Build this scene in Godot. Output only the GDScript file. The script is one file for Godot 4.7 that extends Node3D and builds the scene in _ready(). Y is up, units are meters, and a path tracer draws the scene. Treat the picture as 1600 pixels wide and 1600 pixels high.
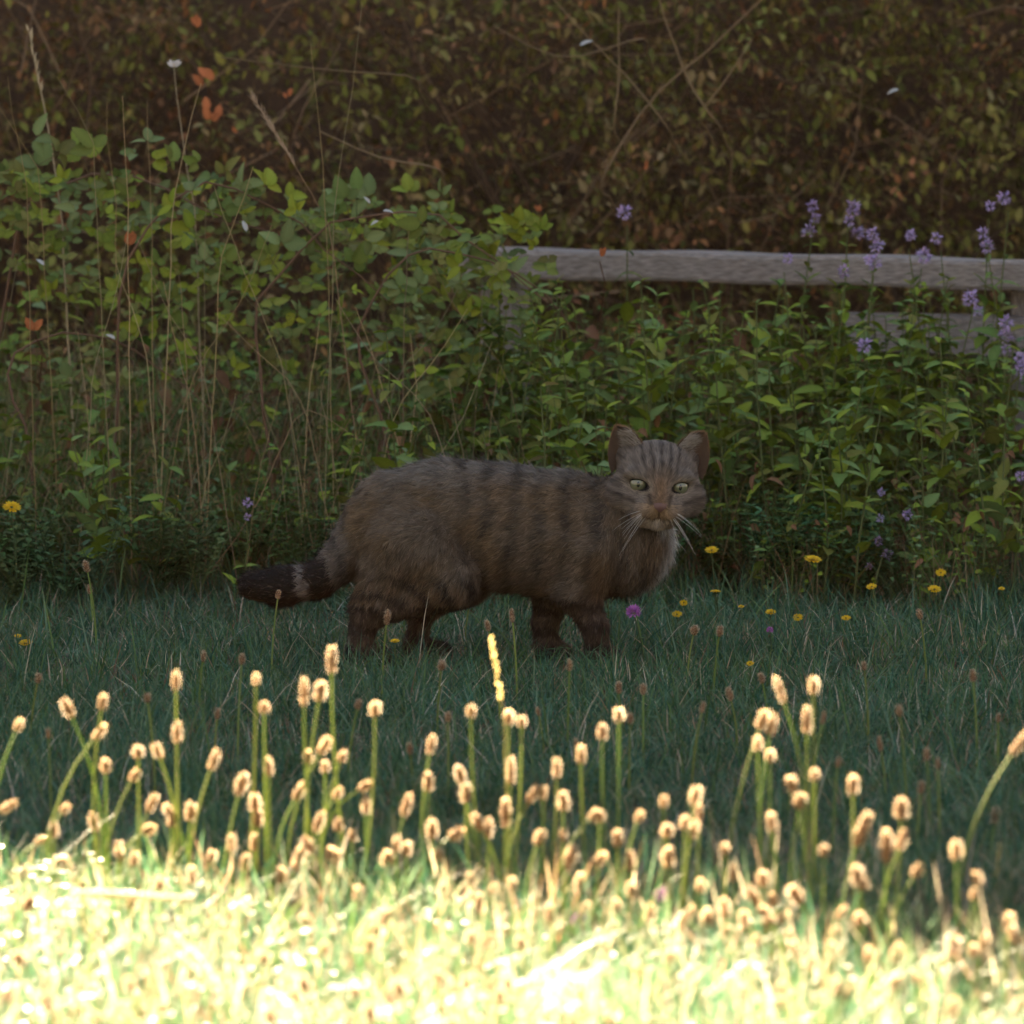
extends Node3D
# A wildcat standing in shaded meadow grass in front of a hedge; the low sun stands behind the hedge
# and reaches only the nearest grass. One pixel of the 1600-pixel photograph is 1 mm at the cat.

const CAM := Vector3(0.0, 1.5, 14.0)
const AIM := Vector3(0.0, 0.235, 0.0)
const SUN_UP := 17.0          # degrees above the horizon
const SUN_SIDE := 10.0        # degrees to the left of straight behind the hedge

var rng := RandomNumberGenerator.new()
var noise := FastNoiseLite.new()
var noise_fine := FastNoiseLite.new()
var used := {}
var mats := {}
var cf: Vector3
var cr: Vector3
var cu: Vector3
var half_tan := 0.0
var sun_dir: Vector3


# ------------------------------------------------------------------ mesh helper
class Shape:
	var v := PackedVector3Array()
	var n := PackedVector3Array()
	var c := PackedColorArray()
	var ix := PackedInt32Array()

	func tri(a: Vector3, b: Vector3, d: Vector3, col: Color) -> void:
		var nn := (d - a).cross(b - a)
		if nn.length_squared() < 1e-20:
			return
		nn = nn.normalized()
		var k := v.size()
		v.push_back(a); v.push_back(b); v.push_back(d)
		n.push_back(nn); n.push_back(nn); n.push_back(nn)
		c.push_back(col); c.push_back(col); c.push_back(col)
		ix.push_back(k); ix.push_back(k + 1); ix.push_back(k + 2)

	func vert(p: Vector3, nn: Vector3, col: Color) -> int:
		v.push_back(p); n.push_back(nn); c.push_back(col)
		return v.size() - 1

	func face(a: int, b: int, d: int) -> void:
		# turns the face so that it agrees with its normals
		var g := (v[d] - v[a]).cross(v[b] - v[a])
		ix.push_back(a)
		if g.dot(n[a] + n[b] + n[d]) >= 0.0:
			ix.push_back(b); ix.push_back(d)
		else:
			ix.push_back(d); ix.push_back(b)

	func tube(pts: PackedVector3Array, rad: PackedFloat32Array, sides: int, col: Color, col2 := Color(-1, 0, 0)) -> void:
		var first := v.size()
		var side := Vector3.RIGHT
		for i in pts.size():
			var t := (pts[mini(i + 1, pts.size() - 1)] - pts[maxi(i - 1, 0)]).normalized()
			if i == 0:
				side = t.cross(Vector3(0.31, 0.22, 0.92)).normalized()
			side = (side - t * side.dot(t)).normalized()
			var up := t.cross(side)
			var cc := col if col2.r < 0.0 else col.lerp(col2, float(i) / (pts.size() - 1))
			for s in sides:
				var a := TAU * s / sides
				var o := side * cos(a) + up * sin(a)
				vert(pts[i] + o * rad[i], o, cc)
		for i in pts.size() - 1:
			for s in sides:
				var a := first + i * sides + s
				var b := first + i * sides + (s + 1) % sides
				face(a, b, a + sides)
				face(b, b + sides, a + sides)
		for e in [0, pts.size() - 1]:
			if rad[e] > 0.0006:
				var m := vert(pts[e], (pts[e] - pts[1 if e == 0 else e - 1]).normalized(), c[first + e * sides])
				for s in sides:
					face(m, first + e * sides + s, first + e * sides + (s + 1) % sides)

	func blade(base: Vector3, dir: Vector3, bend: Vector3, side: Vector3, length: float, width: float, segs: int, c0: Color, c1: Color) -> void:
		# a grass blade folded a little along its middle
		var last := -1
		for i in segs + 1:
			var t := float(i) / segs
			var p := base + dir * (length * t) + bend * (length * t * t)
			var tan := (dir + bend * (2.0 * t)).normalized()
			var nn := side.cross(tan).normalized()
			var w := width * 0.5 * (1.0 - pow(t, 2.2)) * (0.75 + 0.25 * minf(1.0, t * 6.0))
			var cc := c0.lerp(c1, t)
			if i == segs:
				var k := vert(p, nn, cc)
				face(last, last + 1, k)
			else:
				var k := vert(p - side * w, (nn - side * 0.35).normalized(), cc)
				vert(p + side * w, (nn + side * 0.35).normalized(), cc)
				if i > 0:
					face(last, last + 1, k)
					face(last + 1, k + 1, k)
				last = k

	func leaf(base: Vector3, dir: Vector3, up: Vector3, length: float, width: float, fold: float, curl: float, saw: float, segs: int, col: Color, broad := 0.8) -> void:
		# a leaf with a midrib, sides raised by fold, the tip hanging by curl and a sawn edge
		dir = dir.normalized()
		var side := dir.cross(up).normalized()
		var nrm := side.cross(dir).normalized()
		var rib := []
		var lft := []
		var rgt := []
		for i in segs + 1:
			var t := float(i) / segs
			var w := width * 0.5 * pow(maxf(sin(PI * pow(t, broad)), 0.0), 0.8)
			if i > 0 and i < segs and saw > 0.0:
				w *= 1.0 + (saw if i % 2 == 0 else -saw)
			var p := base + dir * (length * t) - nrm * (curl * length * t * t)
			var tn := (dir - nrm * (2.0 * curl * t)).normalized()
			var nn := side.cross(tn).normalized()
			var d := col * (0.94 + 0.12 * float(i % 2))
			d.a = 1.0
			var rc := col * 1.22
			rc.a = 1.0
			rib.push_back(vert(p, nn, rc))
			lft.push_back(vert(p - side * w + nn * (fold * w) , (nn + side * fold).normalized(), d))
			rgt.push_back(vert(p + side * w + nn * (fold * w), (nn - side * fold).normalized(), d))
		for i in segs:
			face(rib[i], rib[i + 1], lft[i]); face(lft[i], rib[i + 1], lft[i + 1])
			face(rib[i], rgt[i], rib[i + 1]); face(rgt[i], rgt[i + 1], rib[i + 1])

	func mesh(m: Material) -> ArrayMesh:
		var a := []
		a.resize(Mesh.ARRAY_MAX)
		a[Mesh.ARRAY_VERTEX] = v
		a[Mesh.ARRAY_NORMAL] = n
		a[Mesh.ARRAY_COLOR] = c
		a[Mesh.ARRAY_INDEX] = ix
		var am := ArrayMesh.new()
		am.add_surface_from_arrays(Mesh.PRIMITIVE_TRIANGLES, a)
		am.surface_set_material(0, m)
		return am


# ------------------------------------------------------------------ scene helpers
func numbered(called: String) -> String:
	used[called] = used.get(called, -1) + 1
	return called if used[called] == 0 else "%s_%03d" % [called, used[called]]


func tag(o: Node, label: String, category: String, group := "", kind := "") -> void:
	if label: o.set_meta("label", label)
	if category: o.set_meta("category", category)
	if group: o.set_meta("group", group)
	if kind: o.set_meta("kind", kind)


func thing(called: String, label: String, category: String, at := Vector3.ZERO, group := "") -> Node3D:
	var o := Node3D.new()
	o.name = numbered(called)
	o.position = at
	add_child(o)
	tag(o, label, category, group)
	return o


func part(called: String, m: Mesh, parent: Node, at := Transform3D()) -> MeshInstance3D:
	var o := MeshInstance3D.new()
	o.name = called if parent != self else numbered(called)
	o.mesh = m
	o.transform = at
	parent.add_child(o, true)
	return o


func scatter(called: String, m: Mesh, where: Array, tint: Array, parent: Node) -> MultiMeshInstance3D:
	var mm := MultiMesh.new()
	mm.transform_format = MultiMesh.TRANSFORM_3D
	mm.use_colors = tint.size() > 0
	mm.mesh = m
	mm.instance_count = where.size()
	for i in where.size():
		mm.set_instance_transform(i, where[i])
		if tint.size() > 0:
			mm.set_instance_color(i, tint[i])
	var o := MultiMeshInstance3D.new()
	o.name = called if parent != self else numbered(called)
	o.multimesh = mm
	parent.add_child(o, true)
	o.set_meta("kind", "stuff")
	return o


func plant_mat(rough: float, through: float, spec := 0.5) -> StandardMaterial3D:
	var m := StandardMaterial3D.new()
	m.vertex_color_use_as_albedo = true
	m.roughness = rough
	m.metallic_specular = spec
	m.cull_mode = BaseMaterial3D.CULL_DISABLED
	if through > 0.0:
		m.backlight_enabled = true
		m.backlight = Color(through, through, through).linear_to_srgb()
	return m


func rnd(a: float, b: float) -> float:
	return rng.randf_range(a, b)


func ray(px: float, py: float) -> Vector3:
	return cf + cr * ((px - 800.0) / 800.0 * half_tan) + cu * ((800.0 - py) / 800.0 * half_tan)


func at_z(px: float, py: float, z: float) -> Vector3:
	var d := ray(px, py)
	return CAM + d * ((z - CAM.z) / d.z)


func on_ground(px: float, py: float, y := 0.0) -> Vector3:
	var d := ray(px, py)
	return CAM + d * ((y - CAM.y) / d.y)


func grey(k: float) -> Color:
	return Color(k, k, k)


func vary(c: Color, k: float, hue := 0.0) -> Color:
	var s := 1.0 + rnd(-k, k)
	return Color(c.r * s * (1.0 + rnd(-hue, hue)), c.g * s, c.b * s * (1.0 + rnd(-hue, hue)))


func turned(at: Vector3, yaw: float, lean := 0.0, lean_to := 0.0, scale := 1.0) -> Transform3D:
	var b := Basis(Vector3.UP, yaw)
	if lean != 0.0:
		b = Basis(Vector3(cos(lean_to), 0, sin(lean_to)), lean) * b
	return Transform3D(b.scaled(Vector3.ONE * scale), at)


# ------------------------------------------------------------------ the scene
func _ready() -> void:
	rng.seed = 4711
	noise.seed = 7
	noise.frequency = 1.0
	noise_fine.seed = 11
	noise_fine.frequency = 1.0
	cf = (AIM - CAM).normalized()
	cr = cf.cross(Vector3.UP).normalized()
	cu = cr.cross(cf)
	half_tan = 0.8 / CAM.distance_to(AIM)

	# camera
	var cam := Camera3D.new()
	cam.name = "camera"
	add_child(cam)
	var lens := CameraAttributesPhysical.new()
	lens.frustum_focal_length = 12.0 / half_tan
	lens.frustum_focus_distance = CAM.distance_to(AIM) - 0.03
	lens.frustum_near = 0.1
	lens.frustum_far = 400.0
	lens.exposure_aperture = lens.frustum_focal_length / 40.0
	cam.attributes = lens
	cam.fov = rad_to_deg(2.0 * atan(half_tan))
	cam.near = 0.1
	cam.far = 400.0
	cam.look_at_from_position(CAM, AIM, Vector3.UP)
	cam.current = true

	# sky, sun and exposure
	var env := Environment.new()
	env.background_mode = Environment.BG_SKY
	var sky := Sky.new()
	var sm := ProceduralSkyMaterial.new()
	sm.sky_top_color = Color(0.52, 0.56, 0.62)
	sm.sky_horizon_color = Color(0.76, 0.71, 0.64)
	sm.sky_curve = 0.18
	sm.ground_bottom_color = Color(0.10, 0.10, 0.06)
	sm.ground_horizon_color = Color(0.20, 0.19, 0.13)
	sm.sun_angle_max = 12.0
	sky.sky_material = sm
	env.sky = sky
	env.background_energy_multiplier = 0.090
	env.tonemap_mode = Environment.TONE_MAPPER_LINEAR
	env.tonemap_exposure = 32.0
	env.fog_enabled = true
	env.fog_density = 0.00007
	env.fog_light_color = Color(1.0, 0.80, 0.62)
	env.sdfgi_enabled = true
	env.ssao_enabled = true
	env.ssil_enabled = true
	var we := WorldEnvironment.new()
	we.name = "world"
	we.environment = env
	add_child(we)
	var e := deg_to_rad(SUN_UP)
	var s := deg_to_rad(SUN_SIDE)
	sun_dir = Vector3(sin(s) * cos(e), -sin(e), cos(s) * cos(e))   # the way the light travels
	var sun := DirectionalLight3D.new()
	sun.name = "sun"
	sun.light_energy = 1.6
	sun.light_color = Color(1.0, 0.90, 0.73)
	sun.light_angular_distance = 0.5
	sun.shadow_enabled = true
	add_child(sun)
	sun.look_at_from_position(Vector3(0, 10, 0), Vector3(0, 10, 0) + sun_dir, Vector3.UP)

	mats.leaf = plant_mat(0.7, 0.25, 0.25)
	mats.grass = plant_mat(0.55, 0.6, 0.3)
	mats.dry = plant_mat(0.75, 0.3, 0.25)
	mats.wood = plant_mat(0.9, 0.0, 0.2)
	mats.petal = plant_mat(0.6, 0.4, 0.3)
	mats.head = plant_mat(0.75, 0.9, 0.3)

	make_ground()
	make_hedge()
	make_fence()
	make_undergrowth()
	make_brambles()
	make_mints()
	make_stalks()
	make_lawn()
	make_cat()
	make_plantains()
	make_flowers()


# ------------------------------------------------------------------ ground
func make_ground() -> void:
	var m := StandardMaterial3D.new()
	var nt := NoiseTexture2D.new()
	nt.width = 512
	nt.height = 512
	nt.seamless = true
	var fn := FastNoiseLite.new()
	fn.seed = 3
	fn.frequency = 0.03
	fn.fractal_octaves = 5
	nt.noise = fn
	var g := Gradient.new()
	g.set_color(0, Color(0.045, 0.035, 0.02).linear_to_srgb())
	g.set_color(1, Color(0.11, 0.10, 0.05).linear_to_srgb())
	nt.color_ramp = g
	m.albedo_texture = nt
	m.uv1_triplanar = true
	m.uv1_world_triplanar = true
	m.uv1_scale = Vector3.ONE * 1.7
	m.roughness = 1.0
	var sh := Shape.new()
	var xs := []
	for i in 61:
		var u := (i - 30) / 30.0
		xs.push_back(signf(u) * (absf(u) * 6.0 + 194.0 * pow(absf(u), 6.0)))
	for j in 61:
		for i in 61:
			var p := Vector3(xs[i], 0, xs[j])
			p.y = ground_y(p.x, p.z)
			sh.vert(p, Vector3.UP, Color.WHITE)
	for j in 60:
		for i in 60:
			var a := j * 61 + i
			sh.face(a, a + 1, a + 61)
			sh.face(a + 1, a + 62, a + 61)
	var o := part("ground", sh.mesh(m), self)
	tag(o, "bare meadow soil under the grass", "ground", "", "structure")


func ground_y(x: float, z: float) -> float:
	return noise.get_noise_2d(x * 0.9, z * 0.9) * 0.012 - 0.004


# ------------------------------------------------------------------ hedge behind
func hedge_top(x: float) -> float:
	return 1.35 + 0.12 * noise.get_noise_1d(x * 1.3 + 40.0)


func make_hedge() -> void:
	make_added_bank()
	var kinds := []
	for k in 3:
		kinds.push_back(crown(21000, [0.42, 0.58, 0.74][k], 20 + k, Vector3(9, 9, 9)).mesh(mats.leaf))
	rng.seed = 30
	var looks := ["dense brown-leaved hedge shrub above the tall dry grass", "hedge shrub of mixed olive and brown leaves behind the rail fence", "greener hedge shrub at the far end of the rail fence"]
	for k in 7:
		var cx := -3.0 + k * 1.0 + rnd(-0.1, 0.1)
		var which: int = 0 if k < 3 else (1 if k == 3 else 2)
		var bush := thing("hedge_shrub", looks[which], "shrub", Vector3(cx, 0, -3.75), "hedge shrubs below the bank")
		for b in 12:
			var a := rnd(0, TAU)
			var lean := Vector3(cos(a) * 0.6, 0, absf(sin(a)) * 0.5)
			var p := Vector3(rnd(-0.25, 0.25), -0.02, rnd(-0.05, 0.4))
			var pts := PackedVector3Array()
			var rad := PackedFloat32Array()
			var top := hedge_top(cx) * rnd(0.5, 0.9)
			var r0 := rnd(0.005, 0.013)
			for i in 7:
				var t := i / 6.0
				pts.push_back(p + lean * t * t + Vector3(rnd(-0.03, 0.03), top * t, rnd(-0.03, 0.03)))
				rad.push_back(r0 * (1.0 - 0.8 * t))
			var wood := Shape.new()
			wood.tube(pts, rad, 4, vary(Color(0.10, 0.07, 0.05), 0.25))
			part("trunk", wood.mesh(mats.wood), bush)
		for b in 50:
			# thin dry twigs on the side that faces the meadow
			var tw := Shape.new()
			var p := Vector3(rnd(-0.6, 0.6), rnd(0.05, 1.2), rnd(0.35, 0.75))
			var d := Vector3(rnd(-1, 1), rnd(-0.5, 1.0), rnd(-0.2, 0.3)).normalized() * rnd(0.12, 0.4)
			var w := Vector3(rnd(-0.04, 0.04), rnd(-0.04, 0.04), rnd(-0.02, 0.02))
			tw.tube(PackedVector3Array([p, p + d * 0.5 + w, p + d]), PackedFloat32Array([0.0022, 0.0016, 0.0008]), 3, vary(Color(0.19, 0.13, 0.085), 0.4))
			part("twig", tw.mesh(mats.wood), bush)
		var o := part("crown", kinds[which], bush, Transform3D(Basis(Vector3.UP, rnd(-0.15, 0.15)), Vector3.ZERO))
		o.set_meta("kind", "stuff")
	for q in [[308, 40, 22], [325, 120, 30], [332, 175, 30], [447, 148, 14], [370, 203, 12], [845, 325, 13], [205, 370, 24], [55, 508, 26], [937, 400, 16], [335, 185, 20], [1010, 260, 12]]:
		var s2 := Shape.new()
		var ln: float = q[2] * 0.0012
		for j in 3:
			s2.leaf(Vector3(rnd(-0.3, 0.3) * ln, rnd(-0.5, 0.1) * ln, rnd(0, 0.01)), Vector3(rnd(-0.8, 0.8), 1, rnd(-0.2, 0.4)), Vector3(rnd(-0.3, 0.3), 0.5, 1), ln * 0.8, ln * 0.45, 0.3, 0.3, 0.1, 6, vary(Color(0.30, 0.10, 0.04), 0.2))
		s2.tube(PackedVector3Array([Vector3(0, -0.5 * ln, 0), Vector3(0.01, -0.05, -0.04), Vector3(0.0, -0.12, -0.1)]), PackedFloat32Array([0.001, 0.001, 0.0015]), 3, Color(0.1, 0.05, 0.03))
		var z := -2.45 if q[1] < 340 else -1.3
		var o := part("autumn_leaf", s2.mesh(mats.leaf), self, Transform3D(Basis(), at_z(q[0], q[1], z)))
		tag(o, "small orange autumn leaf sprig hanging in the dark hedge and brambles", "leaf", "orange autumn leaves")
	for q in [[598, 330, 15], [592, 345, 12], [578, 318, 12], [385, 362, 16], [1405, 140, 18], [906, 72, 20], [180, 530, 14], [92, 950, 14], [70, 415, 14]]:
		var s3 := Shape.new()
		s3.leaf(Vector3.ZERO, Vector3(rnd(-1, 1), rnd(-0.6, 1), rnd(-0.2, 0.2)), Vector3(rnd(-0.3, 0.3), 1, 0.6), q[2] * 0.0013, q[2] * 0.0006, 0.4, 0.3, 0.0, 5, Color(0.30, 0.31, 0.31))
		var o := part("withered_leaf", s3.mesh(mats.dry), self, Transform3D(Basis(), at_z(q[0], q[1], -1.2 if q[0] < 800 else -2.3)))
		tag(o, "small whitish withered leaf caught in the undergrowth", "leaf", "whitish withered leaves")


# ------------------------------------------------------------------ rail fence
func plank(length: float, high: float, deep: float, seed_: int) -> Shape:
	# a sawn board with rounded edges and slightly uneven faces, along x
	rng.seed = seed_
	var sh := Shape.new()
	var segs := 24
	var prof := []
	var b := 0.006
	for q in [[-1, -1, 0, 1], [-1, -1, 1, 0], [-1, 1, 1, 0], [-1, 1, 0, 1], [1, 1, 0, 1], [1, 1, 1, 0], [1, -1, 1, 0], [1, -1, 0, 1]]:
		prof.push_back(Vector2(q[0] * (high * 0.5 - b * q[2] * 0.0) - q[0] * b * q[3] * 0.0, 0))
	var outline := [Vector2(-deep / 2 + b, -high / 2), Vector2(-deep / 2, -high / 2 + b), Vector2(-deep / 2, high / 2 - b), Vector2(-deep / 2 + b, high / 2), Vector2(deep / 2 - b, high / 2), Vector2(deep / 2, high / 2 - b), Vector2(deep / 2, -high / 2 + b), Vector2(deep / 2 - b, -high / 2)]
	for i in segs:
		for k in 8:
			var x0 := length * (float(i) / segs - 0.5)
			var x1 := length * (float(i + 1) / segs - 0.5)
			var p: Vector2 = outline[k]
			var q: Vector2 = outline[(k + 1) % 8]
			var wob := func(x: float, o: Vector2) -> Vector3: return Vector3(x, o.y + 0.0015 * sin(x * 3.1 + seed_), o.x) + Vector3(0, 0.0018 * sin(x * 17.0 + o.x * 90.0 + seed_), 0.0015 * sin(x * 13.0 + o.y * 70.0))
			var col := Color(0.36, 0.325, 0.315) * (1.0 + 0.12 * noise_fine.get_noise_2d(x0 * 9.0, k * 3.0 + seed_))
			var a: Vector3 = wob.call(x0, p)
			var bb: Vector3 = wob.call(x1, p)
			var cc: Vector3 = wob.call(x1, q)
			var dd: Vector3 = wob.call(x0, q)
			var nn := Vector3(0, (p.y + q.y), (p.x + q.x)).normalized()
			var i0 := sh.vert(a, nn, col)
			sh.vert(bb, nn, col); sh.vert(cc, nn, col); sh.vert(dd, nn, col)
			sh.face(i0, i0 + 1, i0 + 2)
			sh.face(i0, i0 + 2, i0 + 3)
	for e in [-0.5, 0.5]:
		var nn := Vector3(signf(e), 0, 0)
		var m := sh.vert(Vector3(length * e, 0, 0), nn, Color(0.2, 0.17, 0.15))
		var f := sh.v.size()
		for k in 8:
			sh.vert(Vector3(length * e, outline[k].y, outline[k].x), nn, Color(0.2, 0.17, 0.15))
		for k in 8:
			sh.face(m, f + k, f + (k + 1) % 8)
	return sh


func make_fence() -> void:
	var m := StandardMaterial3D.new()
	m.vertex_color_use_as_albedo = true
	var nt := NoiseTexture2D.new()
	nt.width = 512
	nt.height = 512
	nt.seamless = true
	var fn := FastNoiseLite.new()
	fn.seed = 9
	fn.frequency = 0.02
	fn.fractal_octaves = 5
	nt.noise = fn
	var g := Gradient.new()
	g.set_color(0, Color(0.5, 0.48, 0.46))
	g.set_color(1, Color(1, 1, 1))
	nt.color_ramp = g
	m.albedo_texture = nt
	m.uv1_triplanar = true
	m.uv1_scale = Vector3(3.0, 30.0, 30.0)
	m.roughness = 0.9
	var a := at_z(725, 408, -2.38)
	var b := at_z(1680, 432, -1.86)
	var mid := (a + b) * 0.5
	var dir := (b - a).normalized()
	var f := thing("wooden_fence", "low weathered grey wooden rail fence half hidden by leaves", "fence", Vector3(mid.x, 0, mid.z))
	var yaw := atan2(-dir.z, dir.x)
	var tilt := asin(dir.y)
	var bas := Basis(Vector3.UP, yaw) * Basis(Vector3(0, 0, 1), tilt)
	part("rail", plank(a.distance_to(b), 0.051, 0.09, 1).mesh(m), f, Transform3D(bas, Vector3(0, mid.y, 0)))
	part("rail", plank(0.44, 0.075, 0.035, 2).mesh(m), f, Transform3D(bas, dir * (a.distance_to(b) * 0.5 - 0.22) + Vector3(0, mid.y - 0.112, 0.0)))
	for k in [-0.52, 0.53]:
		var o: Vector3 = dir * k
		var h := mid.y + o.y - 0.031
		part("post", plank(h + 0.1, 0.07, 0.07, 3 + int(k * 10.0)).mesh(m), f, Transform3D(Basis(Vector3.UP, yaw) * Basis(Vector3(0, 0, 1), PI / 2), Vector3(o.x, h * 0.5 - 0.05, o.z - 0.057)))


# ------------------------------------------------------------------ undergrowth at the foot of the hedge
func make_undergrowth() -> void:
	# tall dry and green grass with small leaves at the foot of the hedge; patches of 0.3 m
	var tall := []
	for k in 4:
		rng.seed = 50 + k
		var sh := Shape.new()
		for i in [290, 290, 170, 90][k]:
			var a := rnd(0, TAU)
			var lean := rnd(0.02, 0.55)
			var d := Vector3(cos(a) * lean, 1, sin(a) * lean).normalized()
			var bd := Vector3(cos(a), -0.6, sin(a)) * rnd(0.05, 0.5)
			var dry := rng.randf() < 0.3
			var col := Color(0.23, 0.18, 0.10) if dry else (Color(0.085, 0.135, 0.035) if rng.randf() < 0.7 else Color(0.07, 0.12, 0.06))
			sh.blade(Vector3(rnd(-0.17, 0.17), -0.01, rnd(-0.17, 0.17)), d, bd, Vector3(-sin(a + 0.5), 0, cos(a + 0.5)), rnd(0.10, 0.46), rnd(0.0014, 0.0042), 5, vary(col, 0.35, 0.15), vary(col * 1.15, 0.35, 0.15))
		# dead brown stalks and withered leaves
		for i in 14:
			var p := Vector3(rnd(-0.16, 0.16), 0, rnd(-0.16, 0.16))
			var d := Vector3(rnd(-0.7, 0.7), rnd(0.35, 1.0), rnd(-0.4, 0.4)).normalized() * rnd(0.15, 0.42)
			sh.tube(PackedVector3Array([p, p + d * 0.5 + Vector3(rnd(-0.02, 0.02), rnd(-0.01, 0.02), 0), p + d]), PackedFloat32Array([0.002, 0.0015, 0.0008]), 3, vary(Color(0.16, 0.10, 0.062), 0.4, 0.1))
		for i in 22:
			var a := rnd(0, TAU)
			sh.leaf(Vector3(rnd(-0.16, 0.16), rnd(0.0, 0.34), rnd(-0.16, 0.16)), Vector3(cos(a), rnd(-0.9, 0.3), sin(a)), Vector3(rnd(-1, 1), 1, rnd(-1, 1)), rnd(0.025, 0.05), rnd(0.010, 0.022), 0.6, 0.5, 0.05, 4, vary(Color(0.12, 0.066, 0.036), 0.4, 0.1))
		# sprays of small jagged green leaves on thin stems
		var sprays: int = [16, 16, 18, 17][k]
		for c in sprays:
			var p := Vector3(rnd(-0.16, 0.16), 0, rnd(-0.16, 0.16))
			var top := Vector3(rnd(-0.08, 0.08), rnd(0.14, 0.42), rnd(-0.08, 0.08))
			var tint := vary([Color(0.10, 0.155, 0.022), Color(0.075, 0.13, 0.035), Color(0.125, 0.165, 0.022), Color(0.12, 0.10, 0.035), Color(0.09, 0.14, 0.06)][c % 5], 0.35, 0.15)
			sh.tube(PackedVector3Array([p, p + top * 0.5, p + top]), PackedFloat32Array([0.0013, 0.0011, 0.0007]), 3, Color(0.09, 0.10, 0.04))
			for j in 9:
				var a := j * 2.4 + c
				var t := 0.3 + 0.7 * j / 8.0
				sh.leaf(p + top * t, Vector3(cos(a), rnd(-0.2, 0.8), sin(a)), Vector3(rnd(-0.4, 0.4), 1, rnd(-0.1, 0.7)), rnd(0.018, 0.042), rnd(0.010, 0.024), rnd(0.1, 0.5), rnd(0.0, 0.5), 0.12, 6, vary(tint, 0.2, 0.08), 0.75)
		tall.push_back(sh.mesh(mats.leaf))
	rng.seed = 55
	var w := [[], [], [], []]
	var t := [[], [], [], []]
	for j in 7:
		for i in 14:
			var x := -1.95 + i * 0.3 + rnd(-0.07, 0.07)
			var z := -2.5 + j * 0.27 + rnd(-0.07, 0.07)
			if j == 6 and rng.randf() < 0.5:
				continue
			var k: int = rng.randi() % 2 if x < -0.25 else (2 if x < 0.1 else 3)
			w[k].push_back(turned(Vector3(x, 0, z), rnd(0, TAU), 0.0, 0.0, rnd(0.85, 1.2) * (1.0 if j < 4 else (0.75 if j < 6 else 0.45))))
			t[k].push_back(vary(grey(1.0), 0.2, 0.1))
	for k in 4:
		tag(scatter("tall_grass", tall[k], w[k], t[k], self), "tangle of tall grass, small leaves and dry stalks at the foot of the hedge", "tall grass", "tall grass tangle", "stuff")
	# low leafy herbs, finely divided
	var herbs := []
	for k in 3:
		rng.seed = 58 + k
		var sh := Shape.new()
		for c in 11:
			var at := Vector3(rnd(-0.16, 0.16), rnd(0, 0.05), rnd(-0.16, 0.16))
			var tint := vary(Color(0.062, 0.115, 0.042), 0.35, 0.25)
			for i in 8:
				var a := rnd(0, TAU)
				var d := Vector3(cos(a) * 0.5, rnd(0.5, 1.2), sin(a) * 0.5).normalized()
				var ln := rnd(0.05, 0.15)
				var col := vary(tint, 0.2, 0.1)
				sh.tube(PackedVector3Array([at, at + d * ln * 0.5, at + d * ln + Vector3(0, -0.01, 0)]), PackedFloat32Array([0.001, 0.0008, 0.0005]), 3, col)
				var sd := d.cross(Vector3.UP).normalized()
				var big := rnd(0.6, 1.5)
				for j in 6:
					var tt := 0.3 + 0.7 * j / 5.0
					for sg in [-1.0, 1.0]:
						sh.leaf(at + d * ln * tt, sd * sg + d * rnd(0.3, 0.9) + Vector3(0, rnd(-0.3, 0.3), 0), Vector3.UP, 0.024 * big * (1.2 - 0.6 * tt), 0.008 * big, 0.2, 0.3, 0.0, 3, col)
		herbs.push_back(sh.mesh(mats.leaf))
	rng.seed = 59
	w = [[], [], []]
	t = [[], [], []]
	for j in 4:
		for i in 16:
			var x := -1.95 + i * 0.26 + rnd(-0.09, 0.09)
			var z := -1.55 + j * 0.26 + rnd(-0.09, 0.09)
			if z > -0.72 + 0.35 * noise.get_noise_1d(x * 2.5 + 9.0) or rng.randf() < (0.3 if x < -0.3 else 0.45):
				continue
			var k := rng.randi() % 3
			w[k].push_back(turned(Vector3(x, 0, z), rnd(0, TAU), 0.0, 0.0, rnd(0.7, 1.3)))
			t[k].push_back(vary(grey(1.0), 0.25, 0.15))
	for k in 3:
		tag(scatter("low_herbs", herbs[k], w[k], t[k], self), "low feathery green herbs along the edge of the short grass", "herbs", "low herbs along the grass edge", "stuff")


# ------------------------------------------------------------------ brambles
func bramble_leaf(seed_: int, col: Color) -> Shape:
	rng.seed = seed_
	var sh := Shape.new()
	var stalk := Vector3(0, -0.03, -0.012)
	sh.tube(PackedVector3Array([stalk * 1.4, stalk * 0.5, Vector3.ZERO]), PackedFloat32Array([0.0011, 0.0009, 0.0008]), 3, Color(0.12, 0.10, 0.05))
	var ln := 0.052
	for k in 3:
		var a: float = [0.0, 1.15, -1.15][k] + rnd(-0.25, 0.25)
		var d := Vector3(sin(a), cos(a), rnd(-0.35, 0.45))
		var s: float = 1.0 if k == 0 else rnd(0.7, 0.95)
		sh.leaf(d.normalized() * 0.004, d, Vector3(rnd(-0.5, 0.5), 0.25, 1), ln * s * rnd(0.85, 1.15), ln * s * rnd(0.55, 0.75), rnd(0.08, 0.5), rnd(0.05, 0.5), 0.11, 12, vary(col, 0.18, 0.1), 0.72)
	return sh


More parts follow.
